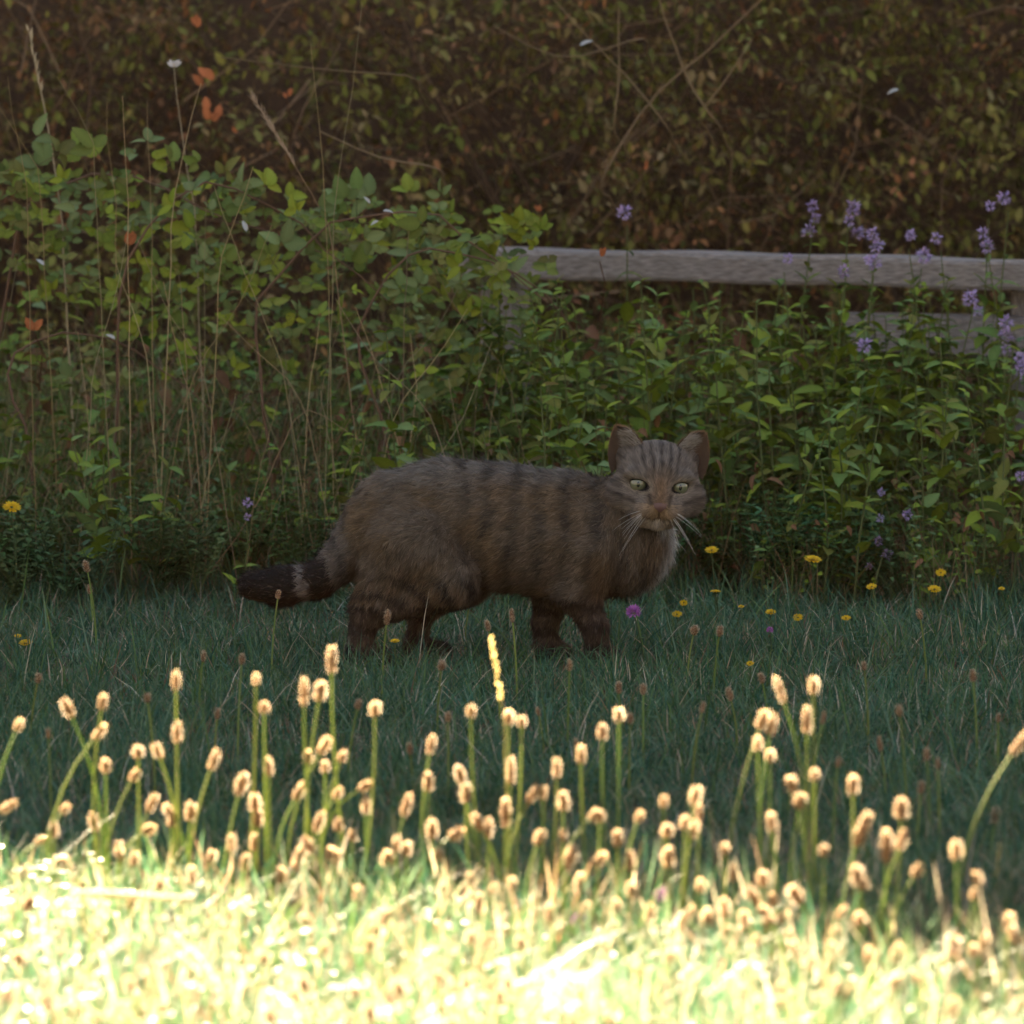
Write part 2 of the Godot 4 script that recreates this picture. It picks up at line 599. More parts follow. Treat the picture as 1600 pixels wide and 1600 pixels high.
func make_brambles() -> void:
	rng.seed = 61
	var cols := [Color(0.108, 0.142, 0.034), Color(0.09, 0.122, 0.042), Color(0.125, 0.155, 0.026), Color(0.105, 0.112, 0.034), Color(0.15, 0.185, 0.022), Color(0.115, 0.15, 0.058)]
	var kinds := []
	for k in 18:
		kinds.push_back(bramble_leaf(70 + k, cols[k % 6]).mesh(mats.leaf))
	rng.seed = 62
	var left := thing("bramble_bush", "arching bramble with pale green toothed leaves among tall dry grass", "bramble", Vector3(-0.45, 0, -1.5))
	for q in [[[-40, 700], [40, 330], [160, 270], [330, 330], [520, 400]], [[180, 800], [190, 420], [300, 290], [440, 330], [600, 470]], [[430, 800], [400, 480], [520, 350], [680, 340], [860, 470]], [[620, 780], [560, 520], [640, 400], [800, 420], [900, 520]], [[60, 820], [20, 560], [110, 520], [230, 560], [330, 640]]]:
		var pts := PackedVector3Array()
		var rad := PackedFloat32Array()
		var cv := Curve3D.new()
		var zz := rnd(-1.55, -1.3)
		for i in q.size():
			cv.add_point(at_z(q[i][0], q[i][1], zz + rnd(-0.06, 0.06)) - left.position, Vector3.ZERO, Vector3.ZERO)
		for i in 17:
			var l := cv.get_baked_length() * i / 16.0
			pts.push_back(cv.sample_baked(l, true) + Vector3(rnd(-0.006, 0.006), rnd(-0.006, 0.006), 0))
			rad.push_back(0.0032 - 0.00012 * i)
		var cane := Shape.new()
		cane.tube(pts, rad, 5, Color(0.13, 0.08, 0.055))
		part("cane", cane.mesh(mats.wood), left)
	var spots := [[55, 215], [90, 240], [60, 262], [130, 245], [148, 232], [100, 280], [230, 222], [240, 250], [212, 240], [265, 255], [310, 255], [330, 280], [352, 272], [378, 292], [300, 300], [415, 292], [450, 310], [465, 330], [490, 352], [500, 325], [540, 312], [575, 310], [640, 300], [690, 305], [705, 335], [660, 350], [420, 400], [440, 383], [432, 432], [402, 425], [530, 382], [570, 375], [550, 412], [640, 400], [700, 392], [740, 400], [782, 425], [730, 385], [755, 415], [770, 400], [800, 430], [720, 415], [790, 445], [620, 470], [590, 460], [500, 492], [535, 482], [650, 462], [720, 440], [680, 430], [610, 380], [270, 320], [240, 340], [300, 360], [180, 300], [200, 350], [120, 330], [40, 340], [350, 330], [480, 400], [330, 400], [280, 420], [90, 380], [20, 400]]
	for i in 230:
		spots.push_back([rnd(-120, 840), rnd(0, 1)])
		var q: Array = spots[-1]
		q[1] = 265.0 + absf(rng.randfn(0.0, 170.0)) + (q[0] * 0.10)
	for i in spots.size():
		var q: Array = spots[i]
		var z := rnd(-1.6, -1.2) if i < 60 else rnd(-1.75, -1.25)
		var s := rnd(0.5, 0.9) if i < 60 else rnd(0.3, 0.65)
		var tr := Transform3D(Basis.from_euler(Vector3(rnd(-1.1, 0.3), rnd(-1.0, 1.0), rnd(-1.6, 1.6))).scaled(Vector3.ONE * s), at_z(q[0], q[1], z) - left.position)
		part("leaf", kinds[rng.randi() % 18], left, tr)
	# the small leaves deeper in the bush, too many to pick apart
	var mass := Shape.new()
	for i in 380:
		var px := rnd(-140, 860)
		var at := at_z(px, 250.0 + absf(rng.randfn(0.0, 170.0)) + px * 0.10, rnd(-1.85, -1.35)) - left.position
		if at.y < 0.05:
			continue
		var tint := vary(cols[rng.randi() % 6], 0.35, 0.12)
		for k in 3:
			var a := rnd(-0.5, 0.5) + (k - 1) * 1.1
			mass.leaf(at, Vector3(sin(a), rnd(-0.3, 0.9), cos(a) * rnd(-0.6, 0.6)), Vector3(rnd(-0.5, 0.5), 0.6, 1), rnd(0.014, 0.03), rnd(0.009, 0.018), rnd(0.1, 0.5), rnd(0.0, 0.5), 0.12, 6, tint, 0.72)
	var inner := part("foliage", mass.mesh(mats.leaf), left)
	inner.set_meta("kind", "stuff")
	# single upright leaf
	var sh := Shape.new()
	sh.leaf(Vector3.ZERO, Vector3(0, 1, 0), Vector3(0, 0, 1), 0.044, 0.023, 0.25, 0.0, 0.0, 8, Color(0.105, 0.17, 0.05))
	sh.tube(PackedVector3Array([Vector3(-0.015, -0.09, 0), Vector3(0, -0.04, 0), Vector3.ZERO]), PackedFloat32Array([0.001, 0.001, 0.0008]), 3, Color(0.08, 0.1, 0.04))
	part("leaf", sh.mesh(mats.leaf), left, Transform3D(Basis(), at_z(557, 300, -1.3) - left.position))


# ------------------------------------------------------------------ mint-like herbs on the right
func herb_leaf(seed_: int, col: Color) -> ArrayMesh:
	rng.seed = seed_
	var sh := Shape.new()
	sh.leaf(Vector3(0, 0, 0.0), Vector3(0, 0.25, 1), Vector3.UP, rnd(0.055, 0.07), rnd(0.024, 0.034), rnd(0.15, 0.45), rnd(0.1, 0.6), 0.06, 10, col, rnd(0.65, 0.85))
	return sh.mesh(mats.leaf)


func whorl(seed_: int) -> ArrayMesh:
	rng.seed = seed_
	var sh := Shape.new()
	for i in 60:
		var y := rnd(-0.9, 1.0)
		var a := i * 2.4
		var d := Vector3(cos(a), y * 0.9, sin(a)).normalized()
		var base := Vector3(d.x * 0.006, y * 0.009, d.z * 0.006)
		sh.leaf(base, d + Vector3(0, 0.3, 0), Vector3(rnd(-1, 1), 1, rnd(-1, 1)), rnd(0.007, 0.013), 0.0046, 0.3, 0.3, 0.0, 3, vary(Color(0.33, 0.255, 0.43), 0.35, 0.1))
	return sh.mesh(mats.petal)


func make_mints() -> void:
	rng.seed = 80
	var lv := []
	var cols := [Color(0.11, 0.165, 0.028), Color(0.135, 0.185, 0.020), Color(0.09, 0.15, 0.040), Color(0.155, 0.20, 0.022), Color(0.11, 0.17, 0.055), Color(0.125, 0.135, 0.03)]
	for k in 12:
		lv.push_back(herb_leaf(90 + k, cols[k % 6]))
	var wh := [whorl(101), whorl(102), whorl(103)]
	rng.seed = 82
	var plants := []
	# flowering ones: where the flower spikes show
	for q in [[980, 352, -1.75], [1325, 345, -1.7], [1272, 342, -1.72], [1368, 385, -1.6], [1420, 388, -1.6], [1470, 392, -1.58], [1545, 342, -1.6], [1576, 330, -1.65], [1542, 385, -1.55], [1320, 445, -1.5], [1520, 487, -1.45], [1565, 525, -1.4], [1592, 578, -1.35], [1380, 790, -0.95], [1372, 832, -0.9], [1410, 826, -0.9], [1380, 866, -0.85], [1597, 765, -1.0], [1225, 425, -1.55], [385, 808, -0.75], [1345, 560, -1.4], [1365, 430, -1.55], [1440, 420, -1.62]]:
		plants.push_back([at_z(q[0], q[1], q[2]), true])
	for i in 116:
		var px := rnd(790, 1350) if i < 84 else rnd(1300, 1690)
		var py := (440.0 if i < 84 else 520.0) + absf(rng.randfn(0, 1)) * 120.0
		plants.push_back([at_z(px, py, rnd(-1.8, -1.15) + clampf((py - 450.0) / 900.0, 0.0, 0.35)), false])
	for i in 9:
		plants.push_back([at_z(rnd(735, 850), rnd(436, 520), rnd(-1.75, -1.5)), false])
	for i in 22:
		plants.push_back([at_z(rnd(1220, 1520), rnd(436, 520), rnd(-1.75, -1.5)), false])
	for i in 26:
		plants.push_back([at_z(rnd(-60, 720), rnd(520, 840), rnd(-1.3, -0.85)), false])
	for i in 26:
		plants.push_back([at_z(rnd(560, 1650), rnd(590, 830), rnd(-1.15, -0.75)), false])
	for q in plants:
		var top: Vector3 = q[0]
		if top.y < 0.06:
			continue
		var foot := Vector3(top.x + rnd(-0.06, 0.06), 0, top.z + rnd(-0.06, 0.06))
		var bush: Node3D
		if q[1]:
			bush = thing("flowering_mint", "upright leafy mint stem topped by mauve flowers beside the rail fence", "mint plant", foot, "mauve flowering mints") if top.y > 0.2 else thing("flowering_mint", "low mauve mint flowers at the edge of the shaded grass", "mint plant", foot, "low mauve mints")
		elif top.x < -0.05:
			bush = thing("leafy_herb", "leafy green herb growing among the dry grass below the bramble", "herb", foot, "leafy herbs below the bramble")
		elif top.y > 0.3:
			bush = thing("leafy_herb", "tall broad-leaved green herb growing close in front of the rail fence", "herb", foot, "tall leafy herbs at the fence")
		else:
			bush = thing("leafy_herb", "low broad-leaved green herb between the fence herbs and the short grass", "herb", foot, "low leafy herbs at the grass edge")
		var tip: Vector3 = top - foot
		var bow := Vector3(rnd(-0.025, 0.025), 0, rnd(-0.025, 0.025))
		var sh := Shape.new()
		sh.tube(PackedVector3Array([Vector3(0, -0.02, 0), tip * 0.35 + bow, tip * 0.7 + bow * 0.7, tip]), PackedFloat32Array([0.0022, 0.002, 0.0016, 0.001]), 5, Color(0.095, 0.115, 0.045))
		part("stem", sh.mesh(mats.leaf), bush)
		var pairs := int(clampf(tip.y / 0.04, 2, 9))
		var spin := rnd(0, TAU)
		var big := rnd(0.6, 1.1) if not q[1] else rnd(0.6, 0.9)
		for k in pairs:
			var t := 1.0 - float(k) * rnd(0.03, 0.042) / tip.y - (0.045 / tip.y if q[1] else 0.0)
			if t < 0.12:
				break
			var p := tip * t + bow * (1.0 - absf(t - 0.5) * 2.0)
			var s := clampf(0.42 + 0.16 * k, 0.4, 1.0) * rnd(0.75, 1.15) * big
			for h in 2:
				var b := Basis(Vector3.UP, spin + k * PI / 2 + h * PI + rnd(-0.4, 0.4)) * Basis(Vector3.RIGHT, rnd(-0.8, 0.5)) * Basis(Vector3(0, 0, 1), rnd(-0.5, 0.5))
				part("leaf", lv[rng.randi() % 12], bush, Transform3D(b.scaled(Vector3.ONE * s), p))
		if q[1]:
			for k in rng.randi_range(1, 3):
				part("flower_whorl", wh[k % 3], bush, Transform3D(Basis.from_euler(Vector3(rnd(-0.5, 0.5), rnd(0, TAU), rnd(-0.5, 0.5))).scaled(Vector3.ONE * (rnd(0.6, 0.95) if top.y > 0.2 else rnd(0.4, 0.6))), tip + Vector3(rnd(-0.018, 0.018) * (k - 0.5), -0.022 * (k - 1), rnd(-0.01, 0.01))))


# ------------------------------------------------------------------ single long stalks and twigs
func stalk(called: String, label: String, category: String, pts: Array, z: float, r: float, col: Color, group := "") -> Node3D:
	# the last pixel is carried on down to the ground
	var top := at_z(pts[0][0], pts[0][1], z)
	var low := at_z(pts[-1][0], pts[-1][1], z)
	var foot := low
	foot.y = 0.0
	if called == "bare_twig":
		foot = low + Vector3(0.03, -0.06, -0.3)
	elif low.y > 0.05:
		foot += (low - top) * Vector3(1, 0, 1) * clampf(low.y / maxf(0.05, top.y - low.y), 0.0, 1.2) * 0.5
	var o := thing(called, label, category, foot, group)
	var cv := Curve3D.new()
	for q in pts:
		cv.add_point(at_z(q[0], q[1], z) - foot)
	if low.y > 0.02:
		cv.add_point(Vector3(0, -0.01, 0))
	var pv := PackedVector3Array()
	var pr := PackedFloat32Array()
	var n := 14
	for i in n + 1:
		var t := 1.0 - float(i) / n
		pv.push_back(cv.sample_baked(cv.get_baked_length() * t, true) + Vector3(rnd(-0.0015, 0.0015), 0, rnd(-0.002, 0.002)))
		pr.push_back(r * (1.0 - 0.6 * i / n))
	var sh := Shape.new()
	sh.tube(pv, pr, 5, vary(col, 0.1))
	part("stem", sh.mesh(mats.dry), o)
	return o


func make_stalks() -> void:
	rng.seed = 120
	var pale := Color(0.34, 0.28, 0.19)
	var tan_ := Color(0.34, 0.255, 0.14)
	var o := stalk("dry_stalk", "thick pale dry stalk rising above bramble leaves", "stalk", [[45, 50], [58, 120], [75, 200], [95, 330]], -1.65, 0.0026, pale)
	var sh := Shape.new()
	for k in 18:
		var t := k / 18.0
		sh.leaf(at_z(45 + 20 * t, 50 + 100 * t, -1.65) - o.position, Vector3(rnd(-0.4, 0.4), 1, rnd(-0.3, 0.3)), Vector3(rnd(-1, 1), 0, 1), 0.016, 0.004, 0.3, 0.0, 0.0, 3, vary(pale, 0.2))
	part("seed_head", sh.mesh(mats.dry), o)
	o = stalk("dry_stalk", "tall pale stalk with a small whitish withered flower on top", "stalk", [[272, 98], [280, 180], [290, 250], [305, 330]], -1.6, 0.0018, pale)
	sh = Shape.new()
	for k in 9:
		sh.leaf(at_z(272, 104, -1.6) - o.position, Vector3(rnd(-0.8, 0.8), rnd(0.1, 1), rnd(-0.4, 0.6)), Vector3(0, 0.2, 1), rnd(0.010, 0.018), 0.006, 0.3, 0.2, 0.0, 4, Color(0.5, 0.48, 0.5))
	part("flower_head", sh.mesh(mats.petal), o)
	o = stalk("dry_grass_stem", "leaning grass stem with a feathery pinkish seed head", "grass stem", [[397, 156], [430, 205], [462, 260], [490, 310], [515, 360]], -1.3, 0.0013, Color(0.3, 0.2, 0.13))
	sh = Shape.new()
	for k in 60:
		var t := rng.randf()
		var p := at_z(397 + 65 * t, 156 + 104 * t, -1.3) - o.position
		sh.blade(p, Vector3(-0.5 + rnd(-0.5, 0.5), 1, rnd(-0.4, 0.4)).normalized(), Vector3.ZERO, Vector3(0.8, 0.5, 0.2).normalized(), rnd(0.012, 0.024), 0.002, 2, Color(0.34, 0.24, 0.17), Color(0.4, 0.31, 0.24))
	part("seed_head", sh.mesh(mats.dry), o)
	var g := "thin straw-coloured stems among the brambles"
	var l := "thin straw-coloured grass stem among brambles and dark undergrowth"
	for q in [
		[[565, 5], [555, 110], [540, 210], [525, 300]], [[485, 68], [498, 200], [510, 340]], [[335, 290], [365, 380], [400, 470], [440, 570]],
		[[556, 480], [590, 580], [628, 715]], [[732, 482], [680, 560], [620, 645]], [[345, 495], [400, 550], [470, 625]], [[395, 260], [370, 340], [345, 400]],
		[[313, 130], [290, 220], [270, 320]], [[230, 158], [230, 205], [236, 300]], [[166, 160], [170, 240], [180, 290]], [[192, 150], [195, 220], [200, 300]],
		[[780, 570], [770, 640], [760, 740]], [[500, 500], [488, 580], [480, 650]], [[862, 640], [858, 690], [850, 740]], [[255, 440], [275, 540], [300, 640]],
		[[280, 430], [290, 560], [295, 680]], [[345, 560], [320, 620], [290, 700]], [[180, 410], [205, 480], [230, 560]], [[640, 520], [650, 600], [640, 700]],
		[[88, 120], [120, 170], [145, 220]], [[0, 170], [25, 210], [60, 260]], [[12, 120], [20, 190], [40, 270]], [[440, 600], [420, 680], [400, 760]], [[700, 590], [710, 650], [725, 720]],
		[[500, 610], [515, 690], [530, 780]], [[565, 690], [480, 640], [440, 700], [395, 800]],
	]:
		stalk("dry_grass_stem", l, "grass stem", q, rnd(-1.35, -0.95), rnd(0.0009, 0.0014), vary(tan_, 0.3, 0.1), g)
	for i in 34:
		var px := rnd(-40, 780)
		var py := rnd(300, 700)
		var lean := rnd(-150, 150)
		var ln := rnd(120, 260)
		stalk("dry_grass_stem", l, "grass stem", [[px, py], [px + lean * 0.4, py + ln * 0.5], [px + lean, py + ln]], rnd(-1.3, -0.85), rnd(0.0007, 0.0012), vary(Color(0.25, 0.20, 0.12), 0.4, 0.15), g)
	# crossing bare twigs in the hedge, above the fence
	var tg := "bare twigs crossing above the fence"
	for q in [[[840, -30], [920, 60], [985, 125], [1040, 195]], [[1210, -20], [1110, 75], [1010, 165], [940, 285]], [[1020, -30], [1050, 60], [1085, 145], [1120, 190]], [[1175, 60], [1130, 130], [1095, 180]], [[966, 10], [968, 120], [960, 200]], [[770, 40], [880, 90], [1000, 60]], [[500, 205], [590, 245], [680, 262]], [[345, 90], [520, 110], [640, 120]]]:
		var z := -2.35 if q[0][0] > 700 else -1.9
		stalk("bare_twig", "bare brown twig crossing others in the hedge", "twig", q, z, rnd(0.0024, 0.0032), vary(Color(0.21, 0.15, 0.09), 0.2), tg)


# ------------------------------------------------------------------ mown meadow grass
func make_lawn() -> void:
	var size := 0.3
	var kinds := []
	for k in 6:
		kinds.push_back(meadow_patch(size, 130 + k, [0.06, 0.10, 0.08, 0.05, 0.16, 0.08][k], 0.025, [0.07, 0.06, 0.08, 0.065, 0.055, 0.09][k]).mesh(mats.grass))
	for k in 4:
		kinds.push_back(meadow_patch(size, 140 + k, [0.26, 0.32, 0.28, 0.22][k], 0.03, 0.125).mesh(mats.grass))
	rng.seed = 160
	var w := []
	var t := []
	for k in 10:
		w.push_back([])
		t.push_back([])
	for j in 23:
		for i in 17:
			var x := (i - 8) * size
			var z := -1.3 + j * size
			var dry := z > 2.8 + 0.35 * noise.get_noise_2d(x * 2.0, 3.0)
			var k: int = (6 + rng.randi() % 4) if dry else rng.randi() % 6
			w[k].push_back(Transform3D(Basis(Vector3.UP, (rng.randi() % 4) * PI / 2 + rnd(-0.1, 0.1)).scaled(Vector3(1, rnd(0.8, 1.2), 1)), Vector3(x, ground_y(x, z), z)))
			var s := 1.0 + 0.25 * noise.get_noise_2d(x * 2.2, z * 2.2)
			t[k].push_back(vary(grey(s), 0.06, 0.06))
	for k in 10:
		var o := scatter("meadow_grass" if k < 6 else "straw_grass", kinds[k], w[k], t[k], self)
		if k < 6:
			tag(o, "short green meadow grass in the shade round the wildcat's paws", "grass", "short meadow grass", "stuff")
		else:
			tag(o, "mixed dry straw and green grass standing in full sunlight", "grass", "sunlit straw grass", "stuff")
	# a single white straw lying on the sunlit grass
	var a := on_ground(112, 1395, 0.105)
	var b := on_ground(296, 1405, 0.095)
	var o := thing("white_straw", "broad white straw lying level on the sunlit grass", "straw", a)
	var sh := Shape.new()
	sh.tube(PackedVector3Array([Vector3.ZERO, (b - a) * 0.3 + Vector3(0, 0.001, 0), (b - a) * 0.7, b - a]), PackedFloat32Array([0.003, 0.0036, 0.0036, 0.003]), 8, Color(0.50, 0.45, 0.33))
	part("stem", sh.mesh(mats.grass), o)
	sh = Shape.new()
	sh.tube(PackedVector3Array([(b - a) * 0.985, (b - a) * 1.0 + Vector3(0.004, 0, 0)]), PackedFloat32Array([0.0045, 0.0042]), 8, Color(0.5, 0.42, 0.3))
	part("knot", sh.mesh(mats.grass), o)


# ------------------------------------------------------------------ plantains
func plantain_head(seed_: int, ln: float, r: float) -> Array:
	# a solid brown core of seed capsules, and the thin pale bracts round it
	rng.seed = seed_
	var sh := Shape.new()
	var rows := 9
	var sides := 9
	var col := Color(0.19, 0.105, 0.06)
	var taper := rnd(0.45, 0.8)
	for i in rows + 1:
		var t := float(i) / rows
		var w := r * 0.8 * pow(maxf(0.0, sin(PI * clampf(0.06 + pow(t, taper + 0.3) * 0.92, 0.0, 1.0))), 0.55)
		for s in sides:
			var a := TAU * (s + 0.5 * (i % 2)) / sides
			var o := Vector3(cos(a), 0, sin(a))
			sh.vert(Vector3(0, ln * t, 0) + o * w * rnd(0.8, 1.12), (o + Vector3(0, (t - 0.5) * 1.2, 0)).normalized(), vary(col, 0.3, 0.08))
	for i in rows:
		for s in sides:
			var a := i * sides + s
			var b := i * sides + (s + 1) % sides
			sh.face(a, b, a + sides)
			sh.face(b, b + sides, a + sides)
	var br := Shape.new()
	for i in 170:
		var t := rnd(0.0, 1.0)
		var a := i * 2.39996
		var w := r * pow(maxf(0.02, sin(PI * clampf(0.06 + pow(t, taper + 0.3) * 0.92, 0.0, 1.0))), 0.55)
		var o := Vector3(cos(a), 0, sin(a))
		br.leaf(Vector3(0, ln * t, 0) + o * w * 0.72, o * rnd(0.8, 1.2) + Vector3(0, rnd(0.0, 1.1), 0), o + Vector3(0, -0.3, 0), rnd(0.002, 0.004) * (1.5 if rng.randf() < 0.12 else 1.0), rnd(0.0012, 0.002), 0.3, 0.0, 0.0, 2, vary(Color(0.52, 0.40, 0.27), 0.35, 0.08))
	return [sh.mesh(mats.wood), br.mesh(mats.head)]


func make_plantains() -> void:
	# seed heads seen in the sun: x, y of the middle, length (photo pixels), lean of the head (degrees, to the right)
	var lit := [
		[518, 1035, 44, 0], [275, 1067, 32, 0], [400, 1064, 20, 0], [160, 1100, 30, 10], [107, 1110, 36, -25], [413, 1108, 24, 0], [28, 1136, 26, 25], [153, 1147, 34, 40],
		[475, 1086, 46, 0], [500, 1084, 34, 10], [277, 1148, 38, 0], [216, 1178, 26, 0], [247, 1176, 30, -20], [333, 1191, 38, 20], [165, 1200, 28, 0], [209, 1214, 26, 30],
		[586, 1111, 28, 0], [673, 1167, 36, 10], [736, 1114, 26, 0], [795, 1124, 28, 0], [815, 1130, 24, 0], [505, 1168, 34, 30], [420, 1202, 32, 0], [482, 1186, 28, 0], [508, 1200, 22, 0],
		[534, 1184, 26, 20], [466, 1240, 34, 30], [376, 1230, 40, 15], [398, 1258, 34, 0], [236, 1258, 36, 25], [298, 1272, 34, 5], [268, 1285, 26, 0], [229, 1298, 28, 80], [147, 1288, 36, -10],
		[84, 1300, 30, 0], [100, 1265, 20, 40], [61, 1315, 18, 60], [403, 1282, 32, 0], [362, 1321, 32, 0], [397, 1320, 32, 0], [497, 1288, 38, 20], [529, 1292, 28, 0], [550, 1308, 22, 0],
		[568, 1230, 30, 60], [572, 1262, 32, 0], [517, 1340, 30, 0], [465, 1345, 42, 20], [526, 1242, 26, 30], [634, 1262, 40, 15], [669, 1226, 34, 0], [720, 1215, 36, -15], [728, 1243, 34, 0],
		[675, 1300, 34, 0], [620, 1322, 32, 0], [604, 1345, 30, 10], [635, 1330, 28, 0], [683, 1340, 28, 0], [710, 1305, 32, 60], [748, 1288, 34, -30], [763, 1298, 36, 0], [798, 1210, 44, 0],
		[790, 1275, 48, 0], [830, 1245, 36, 30], [849, 1241, 26, 0], [870, 1204, 36, 0], [908, 1182, 34, 0], [880, 1256, 34, 0], [941, 1147, 30, 0], [967, 1120, 28, 0], [842, 1312, 30, 20],
		[880, 1308, 26, 0], [926, 1275, 26, 45], [937, 1278, 26, 0], [890, 1345, 42, 10], [906, 1385, 36, 0], [965, 1314, 32, 0], [984, 1348, 34, 0], [998, 1278, 22, 20], [1037, 1255, 26, 0],
		[1043, 1302, 28, 0], [1086, 1247, 34, 10], [1092, 1280, 44, 0], [1070, 1288, 28, 0], [1044, 1344, 36, 0], [1133, 1329, 26, 0], [1147, 1368, 32, 0], [1190, 1128, 34, 20], [1205, 1135, 38, 10],
		[1184, 1165, 28, 0], [1203, 1184, 26, 0], [1220, 1083, 44, -20], [1271, 1075, 32, 0], [1261, 1130, 44, 0], [1238, 1228, 30, -15], [1249, 1255, 30, 10], [1273, 1213, 26, 0], [1206, 1288, 34, -8],
		[1287, 1332, 24, 0], [1333, 1230, 34, 0], [1345, 1302, 56, 20], [1385, 1328, 52, 0], [1408, 1268, 36, 0], [1408, 1315, 38, 20], [1340, 1372, 36, -10], [1348, 1384, 28, 10], [1494, 1332, 34, 0],
		[1526, 1376, 28, 0], [1522, 1400, 24, 10], [1590, 1165, 46, 35], [1490, 1482, 36, 0], [1537, 1478, 38, 15], [1585, 1465, 38, -15], [1400, 1495, 36, 15], [1358, 1495, 30, 0], [1178, 1404, 38, -30],
		[1192, 1376, 30, 0], [1245, 1402, 36, -30], [1224, 1438, 28, 40], [1163, 1442, 32, 10], [1068, 1440, 46, 30], [1105, 1440, 36, 0], [985, 1392, 28, 0], [964, 1420, 28, 0], [1014, 1432, 36, 20],
		[1306, 1458, 26, 0], [1312, 1430, 32, 30], [935, 1345, 30, 40], [1095, 1388, 28, 0], [800, 1385, 28, 0], [770, 1392, 26, 20], [560, 1400, 30, 0], [735, 1378, 28, 0], [860, 1432, 34, 0],
		[300, 1372, 34, 0], [330, 1340, 26, 20], [210, 1345, 28, 0], [90, 1352, 26, 0], [10, 1262, 36, 70], [185, 1330, 30, 0], [440, 1372, 30, 0], [250, 1385, 28, 0], [130, 1385, 26, 0], [40, 1365, 26, 0]]
	rng.seed = 190
	for i in 70:
		var py := 1250.0 + 345.0 * sqrt(rng.randf())
		lit.push_back([rnd(-20, 1620), py + (60.0 if false else 0.0), rnd(24, 36), rnd(-35, 35)])
	var heads := []
	var lens := [0.013, 0.017, 0.022, 0.028]
	for k in 16:
		heads.push_back(plantain_head(170 + k, lens[k % 4], 0.0044 + 0.0005 * (k % 3)))
	var green := Color(0.20, 0.26, 0.07)
	rng.seed = 191
	var count := 0
	for q in lit:
		# its distance: the plant has a usual height and stands in the belt that the sun reaches
		var best := 3.0
		var want := rnd(0.2, 0.33) if q[1] < 1330 else rnd(0.12, 0.24)
		var lo := 2.15 if q[0] > 1100 and q[1] < 1230 else 2.45
		if q[1] < 1120:
			want = 0.34
		best = lo
		while best < 4.4:
			var h := at_z(q[0], q[1], best)
			var shade := (2.85 + 1.05 * (h.x + 0.55) - best) * tan(deg_to_rad(SUN_UP)) + 0.02
			if h.y > want or (h.y > maxf(shade, 0.07) and best > 2.85):
				if h.y > shade:
					break
			best += 0.03
		var c := at_z(q[0], q[1], best)
		if c.y < 0.03:
			continue
		var length: float = maxf(0.011, (q[2] - 11.0) * 0.001 * (14.0 - best) / 14.0)
		var lean := deg_to_rad(clampf(q[3], -60, 60))
		var up := Vector3(sin(lean), cos(lean), rnd(-0.15, 0.15)).normalized()
		var base := c - up * length * 0.5
		var foot := Vector3(base.x - base.y * (sin(lean) * 0.35 + rnd(-0.1, 0.1)), 0, best + rnd(-0.05, 0.05))
		foot.y = ground_y(foot.x, foot.z)
		var label := "ripe plantain seed head on a thin stem glowing in the sunlight"
		var group := "sunlit plantain seed heads"
		if q[2] >= 40:
			label = "long cylindrical plantain seed head standing upright in the sunlight"
			group = "long sunlit plantain heads"
		elif q[1] > 1390:
			label = "short plantain seed head half sunk in the glowing straw grass"
			group = "short plantain heads in the straw grass"
		elif absf(q[3]) >= 20:
			label = "sunlit plantain seed head leaning over on a bent stem"
			group = "leaning sunlit plantain heads"
		if count == 0:
			label = "tall plantain seed head lit just below the wildcat's hind leg"
			group = ""
		count += 1
		plant("ribwort_plantain", label, group, foot, base, up, length, heads, lens, green)
	for q in [[1520, 1055, 24], [1098, 1105, 20], [1140, 1085, 24], [1287, 1120, 26], [1405, 1110, 22], [1125, 985, 24], [735, 940, 22], [762, 978, 20], [75, 1145, 20], [378, 1030, 20], [318, 1025, 22], [135, 885, 24], [1437, 960, 20], [800, 962, 26], [967, 1075, 20], [985, 1122, 20], [1465, 1190, 26], [1555, 1275, 30], [1448, 1178, 22], [1375, 1162, 26], [1005, 1078, 18], [840, 1110, 20], [435, 928, 20], [605, 965, 28], [1310, 1190, 20], [1085, 985, 18], [690, 1040, 18], [560, 1100, 18], [900, 1160, 22], [1190, 1060, 18], [1350, 1040, 18], [1560, 1120, 20], [230, 1090, 18], [340, 1115, 20], [640, 1170, 20], [700, 1120, 18], [60, 1060, 18], [140, 920, 20], [890, 1040, 20], [1440, 1230, 22]]:
		var want := rnd(0.07, 0.15)
		var z := -0.5
		while z < 2.4 and at_z(q[0], q[1], z).y < want:
			z += 0.03
		var c := at_z(q[0], q[1], z)
		if c.y < 0.03:
			continue
		var lean := rnd(-0.25, 0.25)
		var up := Vector3(sin(lean), cos(lean), rnd(-0.15, 0.15)).normalized()
		var length: float = q[2] * 0.0008
		var base := c - up * length * 0.5
		var foot := Vector3(base.x - base.y * lean * 0.5, 0, z)
		foot.y = ground_y(foot.x, foot.z)
		plant("ribwort_plantain", "small brown plantain seed head standing in the shaded grass", "brown plantain heads in the shade", foot, base, up, length, heads, lens, green, rnd(0.6, 0.85))
	# knobbly grass spikes
	for q in [[[767, 998], [775, 1050], [783, 1095], [788, 1140]], [[1562, 1322], [1556, 1370], [1550, 1420], [1545, 1480]]]:
		var z := 2.9
		var o := stalk("grass_spike", "thin knobbly grass spike rising below the wildcat's belly" if q[0][0] < 900 else "thin branching grass spike with small knobs in the sun", "grass spike", q, z, 0.0016, Color(0.26, 0.25, 0.08))
		var sh := Shape.new()
		for k in 40:
			var t := rng.randf()
			var p := at_z(lerpf(q[0][0], q[2][0], t), lerpf(q[0][1], q[2][1], t), z) - o.position
			sh.leaf(p, Vector3(rnd(-0.8, 0.8), 1, rnd(-0.6, 0.6)), Vector3(rnd(-1, 1), 0, 1), 0.006, 0.003, 0.3, 0.0, 0.0, 3, Color(0.42, 0.34, 0.16))
		part("seed_head", sh.mesh(mats.head), o)


